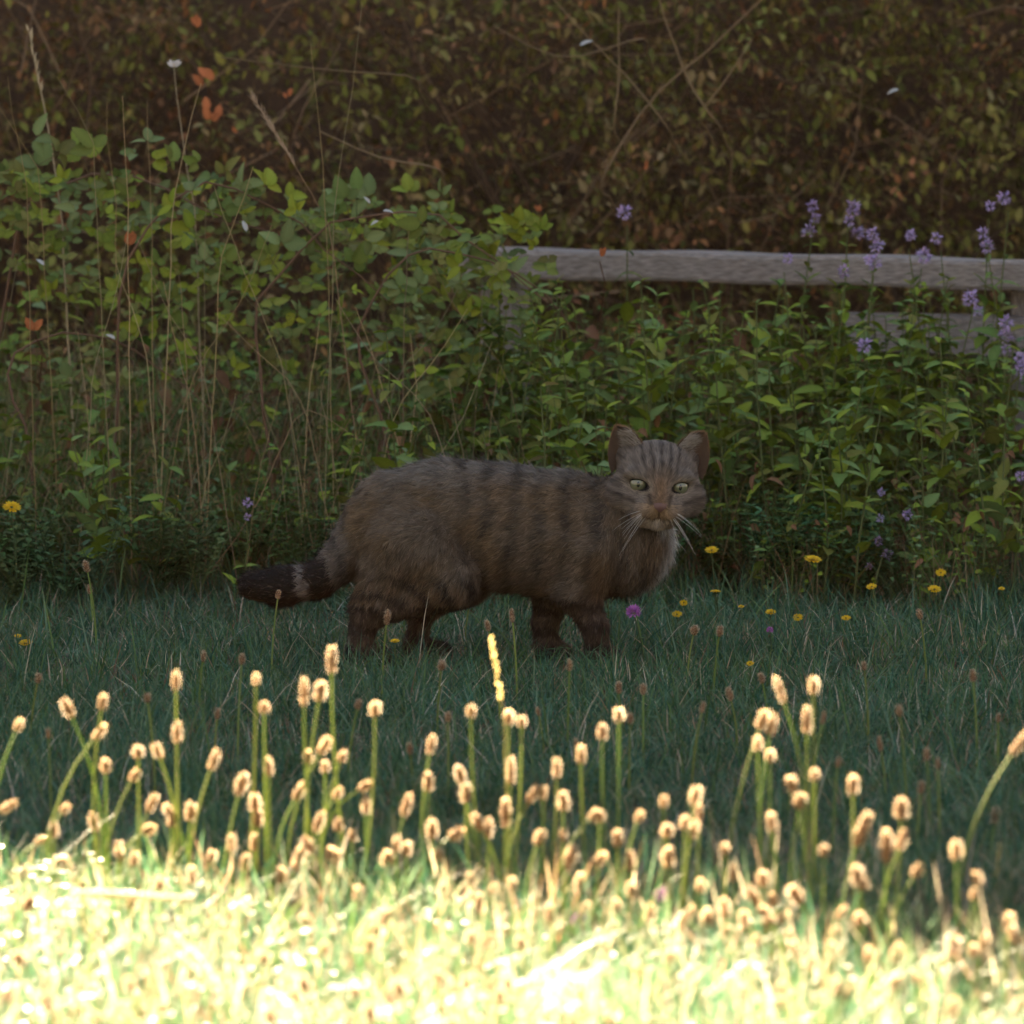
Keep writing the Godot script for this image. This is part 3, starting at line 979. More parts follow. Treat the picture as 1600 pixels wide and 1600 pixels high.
func plant(called: String, label: String, group: String, foot: Vector3, base: Vector3, up: Vector3, length: float, heads: Array, lens: Array, col: Color, size := 1.0) -> void:
	var o := thing(called, label, "plantain", foot, group)
	var b := base - foot
	var sh := Shape.new()
	var pv := PackedVector3Array()
	var pr := PackedFloat32Array()
	var mid := b - up * (b.length() * 0.5)
	for i in 7:
		var t := i / 6.0
		pv.push_back(Vector3.ZERO.lerp(mid, t).lerp(mid.lerp(b, t), t))
		pr.push_back(0.0018 - 0.0006 * t)
	sh.tube(pv, pr, 5, vary(col, 0.2, 0.12))
	part("stem", sh.mesh(mats.grass), o)
	var k := 0
	for j in lens.size():
		if absf(lens[j] - length) < absf(lens[k] - length):
			k = j
	var pick: int = k + 4 * (rng.randi() % (heads.size() / 4))
	var side := up.cross(Vector3(0.2, 0.1, 1)).normalized()
	var s: float = clampf(length / lens[k], 0.85, 1.3) * 1.28 * size
	var wide := s * rnd(0.8, 1.1)
	var bas := Basis(side, up, side.cross(up)).rotated(up, rnd(0, TAU)) * Basis.from_scale(Vector3(wide, s, wide))
	var head := part("flower_head", heads[pick][0], o, Transform3D(bas, b))
	part("bracts", heads[pick][1], head)


# ------------------------------------------------------------------ flowers in the shade
func make_flowers() -> void:
	rng.seed = 200
	var sh := Shape.new()
	for layer in 3:
		var n := 15 - layer * 3
		for i in n:
			var a := TAU * (i + 0.4 * layer) / n + rnd(-0.1, 0.1)
			sh.leaf(Vector3(cos(a), 0, sin(a)) * 0.0015, Vector3(cos(a), 0.35 + 0.5 * layer, sin(a)), Vector3.UP, 0.0125 - 0.003 * layer, 0.0042, 0.1, 0.15, 0.0, 4, vary(Color(0.52, 0.33, 0.012), 0.2, 0.08), 1.15)
	sh.tube(PackedVector3Array([Vector3(0, -0.007, 0), Vector3(0, -0.003, 0), Vector3(0, 0.001, 0)]), PackedFloat32Array([0.0015, 0.004, 0.0045]), 7, Color(0.06, 0.09, 0.03))
	var yellow: ArrayMesh = sh.mesh(mats.petal)
	sh = Shape.new()
	for i in 80:
		var y := 1.0 - 1.75 * i / 79.0
		var a := i * 2.39996
		var d := Vector3(cos(a) * sqrt(maxf(0, 1 - y * y)), y, sin(a) * sqrt(maxf(0, 1 - y * y)))
		sh.leaf(d * 0.004, d + Vector3(0, 0.4, 0), Vector3(rnd(-1, 1), 1, rnd(-1, 1)), rnd(0.006, 0.008), 0.0028, 0.4, 0.0, 0.0, 3, vary(Color(0.42, 0.15, 0.42), 0.22, 0.06))
	var clover: ArrayMesh = sh.mesh(mats.petal)
	var tri := Shape.new()
	for k in 3:
		var a := TAU * k / 3.0
		tri.leaf(Vector3.ZERO, Vector3(cos(a), 0.25, sin(a)), Vector3.UP, 0.014, 0.011, 0.15, 0.1, 0.0, 5, Color(0.055, 0.10, 0.045), 1.1)
	var trefoil: ArrayMesh = tri.mesh(mats.leaf)
	# x, y, size, depth
	for q in [[18, 793, 1.4, -0.7], [40, 1005, 1.0, 0.1], [1112, 860, 1.0, -0.55], [1118, 925, 0.8, -0.35], [1270, 875, 1.3, -0.55], [1068, 942, 0.6, -0.3], [1058, 960, 0.75, -0.2], [1204, 957, 0.8, -0.2], [1247, 965, 0.75, -0.15], [1322, 966, 0.7, -0.15], [1362, 917, 0.8, -0.4], [1460, 921, 1.0, -0.4], [1470, 895, 0.8, -0.5], [617, 1002, 0.7, 0.35], [80, 1185, 0.8, 1.2], [1172, 1037, 0.55, 0.5], [1565, 920, 0.5, -0.4], [1158, 948, 0.45, -0.3], [28, 994, 0.55, 0.1]]:
		var c := at_z(q[0], q[1], q[3])
		var foot := Vector3(c.x + rnd(-0.02, 0.02), 0, c.z + rnd(-0.02, 0.02))
		foot.y = ground_y(foot.x, foot.z)
		var o := thing("yellow_hawkbit", "large yellow flower standing alone among dark herbs" if q[0] == 18 else "small yellow dandelion-like flower in the shaded grass", "flower", foot, "" if q[0] == 18 else "yellow flowers in the shaded grass")
		var b := c - foot
		var st := Shape.new()
		st.tube(PackedVector3Array([Vector3(0, -0.005, 0), b * 0.5 + Vector3(rnd(-0.01, 0.01), 0, 0), b + Vector3(0, -0.005, 0)]), PackedFloat32Array([0.0012, 0.0011, 0.001]), 5, Color(0.07, 0.10, 0.04))
		part("stem", st.mesh(mats.grass), o)
		part("flower_head", yellow, o, Transform3D((Basis(Vector3.RIGHT, rnd(0.3, 1.0)) * Basis(Vector3.UP, rnd(0, TAU)) * Basis(Vector3(0, 0, 1), rnd(-0.3, 0.3))).scaled(Vector3(1, 0.8, rnd(0.7, 1.0)) * (q[2] * 0.88)), b))
	for q in [[990, 957, 1.25, 0.14], [1432, 1137, 1.0, 1.1], [1527, 1148, 1.0, 1.2], [1203, 985, 0.6, 0.05], [1223, 1355, 1.0, 2.4], [1272, 1368, 0.9, 2.45], [1035, 1402, 1.1, 3.2], [905, 1440, 1.0, 3.3], [120, 1290, 0.9, 2.2], [1355, 1330, 0.6, 2.3], [285, 1240, 0.6, 1.9]]:
		var c := at_z(q[0], q[1], q[3])
		var foot := Vector3(c.x + rnd(-0.01, 0.02), 0, c.z + rnd(-0.02, 0.02))
		foot.y = ground_y(foot.x, foot.z)
		if c.y < 0.03:
			continue
		var o := thing("clover_flower", "round magenta clover flower right beside the wildcat's front paw" if q[0] == 990 else "small round purple clover flower in the grass", "clover", foot, "" if q[0] == 990 else "purple clover flowers")
		var b := c - foot
		var st := Shape.new()
		st.tube(PackedVector3Array([Vector3(0, -0.005, 0), b * 0.5 + Vector3(rnd(-0.008, 0.008), 0, 0), b]), PackedFloat32Array([0.0012, 0.0011, 0.001]), 5, Color(0.06, 0.09, 0.04))
		part("stem", st.mesh(mats.grass), o)
		part("leaf", trefoil, o, Transform3D(Basis(Vector3.UP, rnd(0, TAU)), b * 0.55 + Vector3(0.002, 0, 0)))
		part("flower_head", clover, o, Transform3D(Basis(Vector3.UP, rnd(0, TAU)).scaled(Vector3.ONE * q[2]), b))


# ------------------------------------------------------------------ the wildcat
# Cat space: millimetres, x as in the photograph, y up from the ground, z towards the camera; the head has axes of its own.
var bone_a := PackedVector3Array()
var bone_b := PackedVector3Array()
var bone_r := PackedVector2Array()
var bone_k := PackedFloat32Array()     # how much narrower across z
var head_at := Vector3(1025, 286, 54)
var head_bas: Basis


func bone(a: Vector3, ra: float, b: Vector3, rb: float, squash := 1.0) -> void:
	bone_a.push_back(a); bone_b.push_back(b)
	bone_r.push_back(Vector2(ra, rb)); bone_k.push_back(squash)


func smin(a: float, b: float, k: float) -> float:
	var h := maxf(k - absf(a - b), 0.0) / k
	return minf(a, b) - h * h * k * 0.25


func body_field(p: Vector3) -> float:
	var d := 1e6
	for i in bone_a.size():
		var a := bone_a[i]
		var b := bone_b[i]
		var q := p
		var k := bone_k[i]
		if k != 1.0:
			q.z = a.z + (p.z - a.z) * k
		var ab := b - a
		var t := clampf((q - a).dot(ab) / maxf(ab.length_squared(), 1e-6), 0.0, 1.0)
		var r := bone_r[i]
		d = smin(d, (q - a - ab * t).length() - lerpf(r.x, r.y, t), 15.0)
	return d


func ell(p: Vector3, c: Vector3, r: Vector3) -> float:
	var q := (p - c) / r
	var l := q.length()
	return (l - 1.0) * minf(r.x, minf(r.y, r.z)) if l < 0.01 else l * (l - 1.0) / (q / r).length()


func cap(p: Vector3, a: Vector3, ra: float, b: Vector3, rb: float) -> float:
	var ab := b - a
	var t := clampf((p - a).dot(ab) / ab.length_squared(), 0.0, 1.0)
	return (p - a - ab * t).length() - lerpf(ra, rb, t)


func head_field(p: Vector3) -> float:
	var q := Vector3(absf(p.x), p.y, p.z)       # the head is the same on both sides
	var d := ell(p, Vector3(0, 11, -6), Vector3(56, 47, 54))
	d = smin(d, ell(q, Vector3(35, -19, 4), Vector3(31, 28, 32)), 16.0)
	d = smin(d, ell(q, Vector3(40, 32, -18), Vector3(19, 14, 12)), 12.0)
	d = smin(d, cap(p, Vector3(0, 16, 38), 18.0, Vector3(0, -22, 58), 13.5), 14.0)
	d = smin(d, ell(q, Vector3(12, -35, 52), Vector3(16, 12, 14)), 9.0)
	d = smin(d, ell(p, Vector3(0, -50.5, 42), Vector3(13, 11, 15)), 11.0)
	d = smin(d, ell(q, Vector3(29, 13, 36), Vector3(18, 9, 13)), 9.0)
	d = smin(d, cap(q, Vector3(16, -28, 28), 27.0, Vector3(12, -38, 20), 24.0), 14.0)
	# eye openings, the outer corner a little higher
	var e := q - Vector3(29.0, 0.5, 46.0)
	e = Vector3(e.x * 0.96 + e.y * 0.28, e.y * 0.96 - e.x * 0.28, e.z)
	d = -smin(-d, ell(e, Vector3.ZERO, Vector3(10.6, 6.3, 15.0)), 2.0)
	# the line of the mouth
	var mouth := minf(cap(q, Vector3(0, -41.5, 67), 1.0, Vector3(8, -45.5, 63), 1.0), cap(q, Vector3(8, -45.5, 63), 1.0, Vector3(15, -43.5, 57), 0.7))
	d = -smin(-d, mouth, 2.5)
	return d


func nets(lo: Vector3, hi: Vector3, cell: float, field: Callable, out_v: PackedVector3Array, out_n: PackedVector3Array, out_i: PackedInt32Array) -> void:
	# surface nets; blocks of 4 x 4 x 4 cells that the surface cannot cross are passed over
	var nx := int(ceil((hi.x - lo.x) / cell / 4.0)) * 4
	var ny := int(ceil((hi.y - lo.y) / cell / 4.0)) * 4
	var nz := int(ceil((hi.z - lo.z) / cell / 4.0)) * 4
	var sx := nx + 1
	var sy := ny + 1
	var f := PackedFloat32Array()
	f.resize(sx * sy * (nz + 1))
	f.fill(1e9)
	var blocks := []
	var reach := cell * 4.0
	for bz in nz / 4:
		for by in ny / 4:
			for bx in nx / 4:
				var c := lo + Vector3(bx * 4 + 2, by * 4 + 2, bz * 4 + 2) * cell
				var d: float = field.call(c)
				if absf(d) < reach * 1.35:
					blocks.push_back(Vector3i(bx * 4, by * 4, bz * 4))
				elif d < 0.0:
					for z in range(bz * 4, bz * 4 + 5):
						for y in range(by * 4, by * 4 + 5):
							for x in range(bx * 4, bx * 4 + 5):
								var k := (z * sy + y) * sx + x
								if f[k] > 1e8:
									f[k] = -100.0
	var done := PackedByteArray()
	done.resize(f.size())
	for b in blocks:
		for z in range(b.z, b.z + 5):
			for y in range(b.y, b.y + 5):
				for x in range(b.x, b.x + 5):
					var k: int = (z * sy + y) * sx + x
					if done[k] == 0:
						done[k] = 1
						f[k] = field.call(lo + Vector3(x, y, z) * cell)
	var ids := {}
	var e := cell * 0.5
	for b in blocks:
		for z in range(b.z, b.z + 4):
			for y in range(b.y, b.y + 4):
				for x in range(b.x, b.x + 4):
					var k: int = (z * sy + y) * sx + x
					var c := [f[k], f[k + 1], f[k + sx], f[k + sx + 1], f[k + sx * sy], f[k + sx * sy + 1], f[k + sx * sy + sx], f[k + sx * sy + sx + 1]]
					var neg := 0
					for q in 8:
						if c[q] < 0.0:
							neg += 1
					if neg == 0 or neg == 8:
						continue
					var sum := Vector3.ZERO
					var cnt := 0
					for ed in [[0, 1], [2, 3], [4, 5], [6, 7], [0, 2], [1, 3], [4, 6], [5, 7], [0, 4], [1, 5], [2, 6], [3, 7]]:
						var va: float = c[ed[0]]
						var vb: float = c[ed[1]]
						if (va < 0.0) != (vb < 0.0):
							var t := va / (va - vb)
							var pa := Vector3(ed[0] & 1, (ed[0] >> 1) & 1, ed[0] >> 2)
							var pb := Vector3(ed[1] & 1, (ed[1] >> 1) & 1, ed[1] >> 2)
							sum += pa.lerp(pb, t)
							cnt += 1
					var p := lo + (Vector3(x, y, z) + sum / cnt) * cell
					ids[k] = out_v.size()
					out_v.push_back(p)
					out_n.push_back(Vector3(field.call(p + Vector3(e, 0, 0)) - field.call(p - Vector3(e, 0, 0)), field.call(p + Vector3(0, e, 0)) - field.call(p - Vector3(0, e, 0)), field.call(p + Vector3(0, 0, e)) - field.call(p - Vector3(0, 0, e))).normalized())
	var step := [1, sx, sx * sy]
	for k in ids:
		for ax in 3:
			var s0: int = step[ax]
			var s1: int = step[(ax + 1) % 3]
			var s2: int = step[(ax + 2) % 3]
			if k + s0 >= f.size() or (f[k] < 0.0) == (f[k + s0] < 0.0):
				continue
			if not (ids.has(k - s1) and ids.has(k - s2) and ids.has(k - s1 - s2)):
				continue
			var a: int = ids[k]
			var b: int = ids[k - s1]
			var c: int = ids[k - s1 - s2]
			var d: int = ids[k - s2]
			for tr in [[a, b, c], [a, c, d]]:
				var g := (out_v[tr[2]] - out_v[tr[0]]).cross(out_v[tr[1]] - out_v[tr[0]])
				if g.dot(out_n[tr[0]]) >= 0.0:
					out_i.push_back(tr[0]); out_i.push_back(tr[1]); out_i.push_back(tr[2])
				else:
					out_i.push_back(tr[0]); out_i.push_back(tr[2]); out_i.push_back(tr[1])


func stripe(v: float, sharp: float) -> float:
	return pow(0.5 + 0.5 * sin(v), sharp)


func body_colour(p: Vector3) -> Color:
	var n := noise.get_noise_3d(p.x * 0.012, p.y * 0.012, p.z * 0.012)
	var n2 := noise_fine.get_noise_3d(p.x * 0.035, p.y * 0.012, p.z * 0.035)
	var n3 := noise_fine.get_noise_3d(p.x * 0.13 + 50.0, p.y * 0.06, p.z * 0.13)
	var base := Color(0.132, 0.101, 0.075)
	base = base.lerp(Color(0.142, 0.092, 0.050), clampf(0.35 + n * 1.3, 0.0, 0.75))       # warmer ochre on the flank
	base = base.lerp(Color(0.185, 0.165, 0.150), clampf((p.y - 272.0) / 40.0, 0.0, 0.7))   # pale sky rim painted along the back
	var dark := Color(0.020, 0.015, 0.013)
	var k := 0.0
	if p.x < 548.0:
		# tail: slanting rings and a black blunt end
		base = Color(0.125, 0.102, 0.086)
		var tx := p.x + (p.y - 120.0) * 0.25 + n2 * 12.0
		if tx < 472.0:
			k = 0.97
			dark = Color(0.008, 0.006, 0.006)
		elif tx < 488.0:
			k = 0.1
			base = Color(0.15, 0.13, 0.118)
		elif tx < 524.0:
			k = 0.93
			dark = Color(0.009, 0.007, 0.007)
		else:
			k = stripe(tx * 0.22 + 1.0, 2.0) * 0.7
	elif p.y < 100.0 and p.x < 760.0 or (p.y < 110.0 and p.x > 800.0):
		# legs: coat darkened further as painted shade, with cross bars
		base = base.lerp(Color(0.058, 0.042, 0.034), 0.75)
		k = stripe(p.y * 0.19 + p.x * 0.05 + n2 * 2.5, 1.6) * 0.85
	elif p.x < 770.0 and p.y < 165.0:
		# curved bars over the thigh
		var arc := Vector2(p.x - 590.0, p.y - 50.0).length()
		k = stripe(arc * 0.20 + n2 * 2.0, 1.6) * clampf((165.0 - p.y) / 30.0, 0.0, 1.0) * 0.9
	else:
		# flank: broken upright bars
		k = stripe(p.x * 0.15 + 1.6 * sin(p.y * 0.012 + 0.6) + n * 2.6, 1.8) * clampf(0.5 + n2 * 0.9, 0.1, 0.85) * clampf((p.x - 640.0) / 90.0, 0.2, 1.0)
	var c := base.lerp(dark, clampf(k + n3 * 0.3, 0.0, 1.0))
	# pale hair along the front of the chest
	if p.y < 225.0 and p.y > 80.0 and p.x > 930.0:
		var edge := 972.0 + sqrt(maxf(0.0, 84.0 * 84.0 - (p.y - 186.0) * (p.y - 186.0)))
		c = c.lerp(Color(0.52, 0.50, 0.48), clampf((p.x - edge + 24.0 + n2 * 10.0) / 16.0, 0.0, 0.95))
	if p.y < 118.0 and p.x > 740.0 and p.x < 830.0:
		c = c.lerp(Color(0.14, 0.11, 0.085), 0.4)
	return c * (1.0 + 0.35 * n2 + 0.9 * n3)


func head_colour(q: Vector3) -> Color:
	var x := absf(q.x)
	var n2 := noise_fine.get_noise_3d(q.x * 0.06, q.y * 0.06, q.z * 0.06)
	var n3 := noise_fine.get_noise_3d(q.x * 0.22 + 30.0, q.y * 0.16, q.z * 0.16)
	var base := Color(0.148, 0.120, 0.100)
	var dark := Color(0.030, 0.022, 0.019)
	# warm bridge of the nose and muzzle
	var warm := clampf(1.0 - x / 22.0, 0.0, 1.0) * clampf((30.0 - q.y) / 25.0, 0.0, 1.0) * clampf(q.z / 40.0, 0.0, 1.0)
	base = base.lerp(Color(0.15, 0.085, 0.042), warm * 0.85)
	if q.z > 26.0 and q.y < -24.0:
		base = base.lerp(Color(0.27, 0.18, 0.11), clampf(1.15 - x / 32.0, 0.0, 1.0))
	if q.y < -45.0 and q.z > 20.0:
		base = base.lerp(Color(0.31, 0.265, 0.22), clampf(1.1 - x / 26.0, 0.0, 1.0))
	var k := 0.0
	if q.y > 10.0:
		# broken dark lines running up the forehead, drawing together between the eyes
		var fan := x / (0.62 + 0.0085 * q.y)
		k = stripe(fan * 0.50 + 1.2 + n2 * 2.2, 2.0) * clampf((q.y - 8.0) / 14.0, 0.0, 1.0) * clampf(1.0 - (x - 27.0) / 12.0, 0.0, 1.0) * clampf(0.8 + n3 * 1.2, 0.2, 1.0)
	# lines from the eye across the cheek
	if x > 38.0 and q.z > -30.0:
		var l1 := absf(q.y - (3.0 - (x - 40.0) * 0.30) + n2 * 4.0)
		k = maxf(k, clampf(1.3 - l1 / 4.5, 0.0, 1.0) * 0.85)
	if x > 30.0 and q.z > -30.0:
		var l2 := absf(q.y - (-23.0 + (x - 34.0) * 0.30) + n2 * 4.0)
		k = maxf(k, clampf(1.2 - l2 / 4.5, 0.0, 1.0) * 0.8)
	if x > 46.0:
		k = maxf(k, stripe(q.y * 0.33 + q.x * 0.05 + n2 * 3.0, 3.0) * 0.6)
	# dark inner corner of the eye running down beside the nose
	var l3 := absf(x - (16.0 + (q.y + 4.0) * 0.20))
	if q.y < 2.0 and q.y > -26.0 and q.z > 30.0:
		k = maxf(k, clampf(1.2 - l3 / 3.4, 0.0, 1.0) * 0.75)
	if q.z > 54.0 and absf(q.y + 42.0 + minf(x, 16.0 - x) * 0.45) < 1.8 and x < 15.0:
		k = maxf(k, 0.7)
	if q.z > 58.0 and x < 1.6 and q.y < -33.0 and q.y > -43.0:
		k = maxf(k, 0.6)
	var c := base.lerp(dark, clampf(k + n3 * 0.2, 0.0, 1.0))
	# pale ring round the eye and a thin dark lid
	var e := Vector2((x - 29.0) * 0.96 + q.y * 0.28, q.y * 0.96 - (x - 29.0) * 0.28)
	var r := Vector2(e.x / 10.6, e.y / 6.3).length()
	if q.z > 20.0:
		if r < 1.30:
			c = Color(0.022, 0.017, 0.015)
		elif r < 1.95:
			c = c.lerp(Color(0.20, 0.16, 0.12), 0.6)
	return c * (1.0 + 0.25 * n2 + 0.7 * n3)


func strand(sh: Shape, p: Vector3, n: Vector3, flow: Vector3, ln: float, w: float, lift: float, c: Color, two: bool) -> void:
	var tang := (flow - n * flow.dot(n)).normalized()
	var d := (tang * (1.0 - lift) + n * lift).normalized()
	var side := d.cross(n).normalized() * (w * 0.5)
	var tip := p + d * ln - n * (ln * 0.16 * (1.0 - lift)) + Vector3(0, -ln * 0.05, 0)
	var k := sh.v.size()
	var c2 := c * 1.12
	if two:
		var mid := p + d * (ln * 0.5) + n * (ln * 0.03)
		sh.v.push_back(p - side); sh.v.push_back(p + side); sh.v.push_back(mid - side * 0.8); sh.v.push_back(mid + side * 0.8); sh.v.push_back(tip)
		for j in 5:
			sh.n.push_back(n)
		sh.c.push_back(c * 0.9); sh.c.push_back(c * 0.9); sh.c.push_back(c); sh.c.push_back(c); sh.c.push_back(c2)
		sh.ix.append_array(PackedInt32Array([k, k + 2, k + 1, k + 1, k + 2, k + 3, k + 2, k + 4, k + 3]))
	else:
		sh.v.push_back(p - side); sh.v.push_back(p + side); sh.v.push_back(tip)
		for j in 3:
			sh.n.push_back(n)
		sh.c.push_back(c * 0.9); sh.c.push_back(c * 0.9); sh.c.push_back(c2)
		sh.ix.append_array(PackedInt32Array([k, k + 2, k + 1]))


func ear_point(u: float, v: float, sg: float) -> Vector3:
	# u from the inner to the outer edge, v from the base to the tip; head axes, millimetres
	var inner := Vector3(19, 47, 4).lerp(Vector3(60, 77, -6), v) + Vector3(-2, 7, 0) * sin(PI * v)
	var outer := Vector3(65, 8, -2).lerp(Vector3(66, 75, -6), v) + Vector3(7, 3, 0) * sin(PI * pow(v, 0.8))
	var p := inner.lerp(outer, u)
	p.z -= sin(PI * u) * 24.0 * (1.0 - v * 0.85)
	if v > 0.85:
		p.y -= (v - 0.85) * 20.0 * absf(u - 0.5)
	p.x *= sg
	return p


func make_cat() -> void:
	rng.seed = 300
	# trunk and neck
	bone(Vector3(622, 226, 0), 74, Vector3(690, 222, 0), 92, 1.38)
	bone(Vector3(690, 222, 0), 92, Vector3(775, 213, 0), 94, 1.34)
	bone(Vector3(775, 213, 0), 94, Vector3(890, 196, 0), 97, 1.26)
	bone(Vector3(890, 196, 0), 97, Vector3(972, 188, 6), 78, 1.12)
	bone(Vector3(950, 214, 5), 70, Vector3(1012, 262, 32), 46)
	# near hind leg
	bone(Vector3(648, 196, 44), 62, Vector3(700, 138, 58), 44)
	bone(Vector3(630, 180, 48), 58, Vector3(594, 112, 50), 36)
	bone(Vector3(704, 132, 58), 40, Vector3(582, 86, 50), 25)
	bone(Vector3(572, 86, 50), 23, Vector3(562, 24, 50), 18)
	bone(Vector3(560, 16, 50), 16, Vector3(608, 13, 52), 13)
	# far hind leg, a step ahead
	bone(Vector3(650, 190, -42), 62, Vector3(726, 122, -46), 38)
	bone(Vector3(722, 118, -46), 34, Vector3(662, 82, -42), 20)
	bone(Vector3(660, 82, -42), 19, Vector3(648, 24, -42), 15)
	bone(Vector3(648, 16, -42), 16, Vector3(696, 13, -42), 13)
	# near fore leg
	bone(Vector3(922, 180, 46), 52, Vector3(902, 118, 50), 33)
	bone(Vector3(902, 118, 50), 31, Vector3(930, 58, 48), 18)
	bone(Vector3(930, 58, 48), 18, Vector3(934, 18, 46), 16)
	bone(Vector3(934, 15, 44), 18, Vector3(960, 12, 47), 14)
	# far fore leg
	bone(Vector3(890, 160, -40), 52, Vector3(866, 108, -42), 34)
	bone(Vector3(866, 108, -42), 30, Vector3(852, 56, -42), 18)
	bone(Vector3(852, 56, -42), 18, Vector3(854, 18, -42), 16)
	bone(Vector3(854, 15, -42), 17, Vector3(880, 12, -42), 14)
	# tail
	bone(Vector3(575, 215, 4), 42, Vector3(535, 160, 14), 29)
	bone(Vector3(535, 160, 14), 28, Vector3(498, 130, 22), 24)
	bone(Vector3(498, 130, 22), 25, Vector3(440, 120, 26), 27)
	bone(Vector3(440, 120, 26), 27, Vector3(398, 123, 28), 21)
	head_bas = Basis(Vector3.UP, deg_to_rad(5.0)) * Basis(Vector3(0, 0, 1), deg_to_rad(-4.5)) * Basis(Vector3.RIGHT, deg_to_rad(2.0)) * Basis.from_scale(Vector3.ONE * 1.09)
	var mm := 0.001
	var root_at := Vector3(0.0, 0.0, 0.0)
	var cat := thing("wildcat", "brown tabby wildcat standing side-on in the grass, looking back over its shoulder line", "cat", root_at)
	cat.set_meta("label", "brown tabby wildcat standing in shaded grass with its head turned to the viewer")
	var to_cat := func(p: Vector3) -> Vector3: return Vector3((p.x - 800.0) * mm, p.y * mm, p.z * mm)

	var v := PackedVector3Array()
	var n := PackedVector3Array()
	var ix := PackedInt32Array()
	nets(Vector3(360, -10, -130), Vector3(1080, 340, 150), 7.0, body_field, v, n, ix)
	var skin := Shape.new()
	for i in v.size():
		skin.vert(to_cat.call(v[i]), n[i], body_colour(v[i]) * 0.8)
	skin.ix.append_array(ix)
	var hv := PackedVector3Array()
	var hn := PackedVector3Array()
	var hx := PackedInt32Array()
	nets(Vector3(-80, -76, -72), Vector3(80, 70, 84), 2.6, head_field, hv, hn, hx)
	var first := skin.v.size()
	for i in hv.size():
		skin.vert(to_cat.call(head_at + head_bas * hv[i]), (head_bas * hn[i]).normalized(), head_colour(hv[i]) * 0.85)
	for i in hx.size():
		skin.ix.push_back(hx[i] + first)
	# ears: two thin shells joined along the rim
	var fur := Shape.new()
	for sg in [-1.0, 1.0]:
		var m := 11
		for layer in 2:
			var f0 := skin.v.size()
			for j in m + 1:
				for i in m + 1:
					var p := ear_point(float(i) / m, float(j) / m, sg)
					var du := ear_point(minf(1, float(i) / m + 0.02), float(j) / m, sg) - ear_point(maxf(0, float(i) / m - 0.02), float(j) / m, sg)
					var dv := ear_point(float(i) / m, minf(1, float(j) / m + 0.02), sg) - ear_point(float(i) / m, maxf(0, float(j) / m - 0.02), sg)
					var nn: Vector3 = du.cross(dv).normalized() * sg
					if nn.z < 0.0:
						nn = -nn
					var rim := 0.0 if i == 0 or i == m or j == m else 1.0
					var col := Color(0.085, 0.055, 0.042)
					if layer == 1:
						p -= nn * 2.6 * rim
						nn = -nn
						col = Color(0.10, 0.065, 0.045)
					skin.vert(to_cat.call(head_at + head_bas * p), (head_bas * nn).normalized(), col)
					if layer == 0 and i == m / 2 and false:
						pass
			for j in m:
				for i in m:
					var a := f0 + j * (m + 1) + i
					skin.face(a, a + 1, a + m + 1)
					skin.face(a + 1, a + m + 2, a + m + 1)
		# short hair on the ear's rim and back, long pale hair inside
		for i in 3200:
			var u := rng.randf()
			var w := rng.randf()
			var p := ear_point(u, w, sg)
			var out := Vector3(sg * (u - 0.5), 0.9, -0.3 if i % 2 == 0 else 0.5).normalized()
			var nn := Vector3(0, 0.2, 1) if i % 2 == 1 else Vector3(0, 0.2, -1)
			var c := Color(0.14, 0.085, 0.055) if i % 2 == 0 else Color(0.10, 0.072, 0.058)
			if u < 0.1 or u > 0.9 or w > 0.85:
				c = Color(0.17, 0.10, 0.058)
			strand(fur, to_cat.call(head_at + head_bas * p), (head_bas * nn).normalized(), head_bas * out, rnd(0.003, 0.006), 0.0006, 0.15, vary(c, 0.3), false)
		for i in 420:
			var p := ear_point(rnd(0.02, 0.45), rnd(0.02, 0.6), sg)
			var out := Vector3(sg * rnd(0.4, 1.0), rnd(0.1, 0.9), rnd(0.0, 0.5)).normalized()
			strand(fur, to_cat.call(head_at + head_bas * p), (head_bas * Vector3(0, 0.2, 1)).normalized(), head_bas * out, rnd(0.010, 0.022), 0.0006, 0.3, vary(Color(0.24, 0.205, 0.175), 0.5), false)
	var sm := StandardMaterial3D.new()
	sm.vertex_color_use_as_albedo = true
	sm.roughness = 0.9
	sm.metallic_specular = 0.2
	part("body", skin.mesh(sm), cat)

	# coat
	for i in ix.size() / 3:
		var a := v[ix[i * 3]]
		var b := v[ix[i * 3 + 1]]
		var c := v[ix[i * 3 + 2]]
		var area := (b - a).cross(c - a).length() * 0.5
		var nn := n[ix[i * 3]]
		var dens := 0.42 if nn.z > -0.35 else 0.12
		var want := area * dens
		var cnt := int(want) + (1 if rng.randf() < want - floorf(want) else 0)
		for s in cnt:
			var u := rng.randf()
			var w := rng.randf()
			if u + w > 1.0:
				u = 1.0 - u; w = 1.0 - w
			var p := a + (b - a) * u + (c - a) * w
			if (p - head_at).length() < 46.0:
				continue
			var sn := (n[ix[i * 3]] * (1.0 - u - w) + n[ix[i * 3 + 1]] * u + n[ix[i * 3 + 2]] * w).normalized()
			var flow := Vector3(-1.0, -0.55, 0.0)
			var ln := rnd(0.013, 0.023)
			if p.x < 560.0 and p.y > 85.0:
				flow = Vector3(-1.0, -0.6 if p.x > 510.0 else 0.05, 0.2)
				ln = rnd(0.010, 0.018)
			elif p.y < 105.0:
				flow = Vector3(-0.25, -1.0, 0.0)
				ln = rnd(0.006, 0.012)
			elif p.x > 940.0:
				flow = Vector3(-0.35, -1.0, 0.15)
				ln = rnd(0.014, 0.026)
			elif p.x < 740.0 and p.y < 200.0:
				flow = Vector3(-0.6, -1.0, 0.0)
			# the hair lies in locks
			var l1 := noise_fine.get_noise_3d(p.x * 0.07, p.y * 0.07, p.z * 0.07 + 9.0)
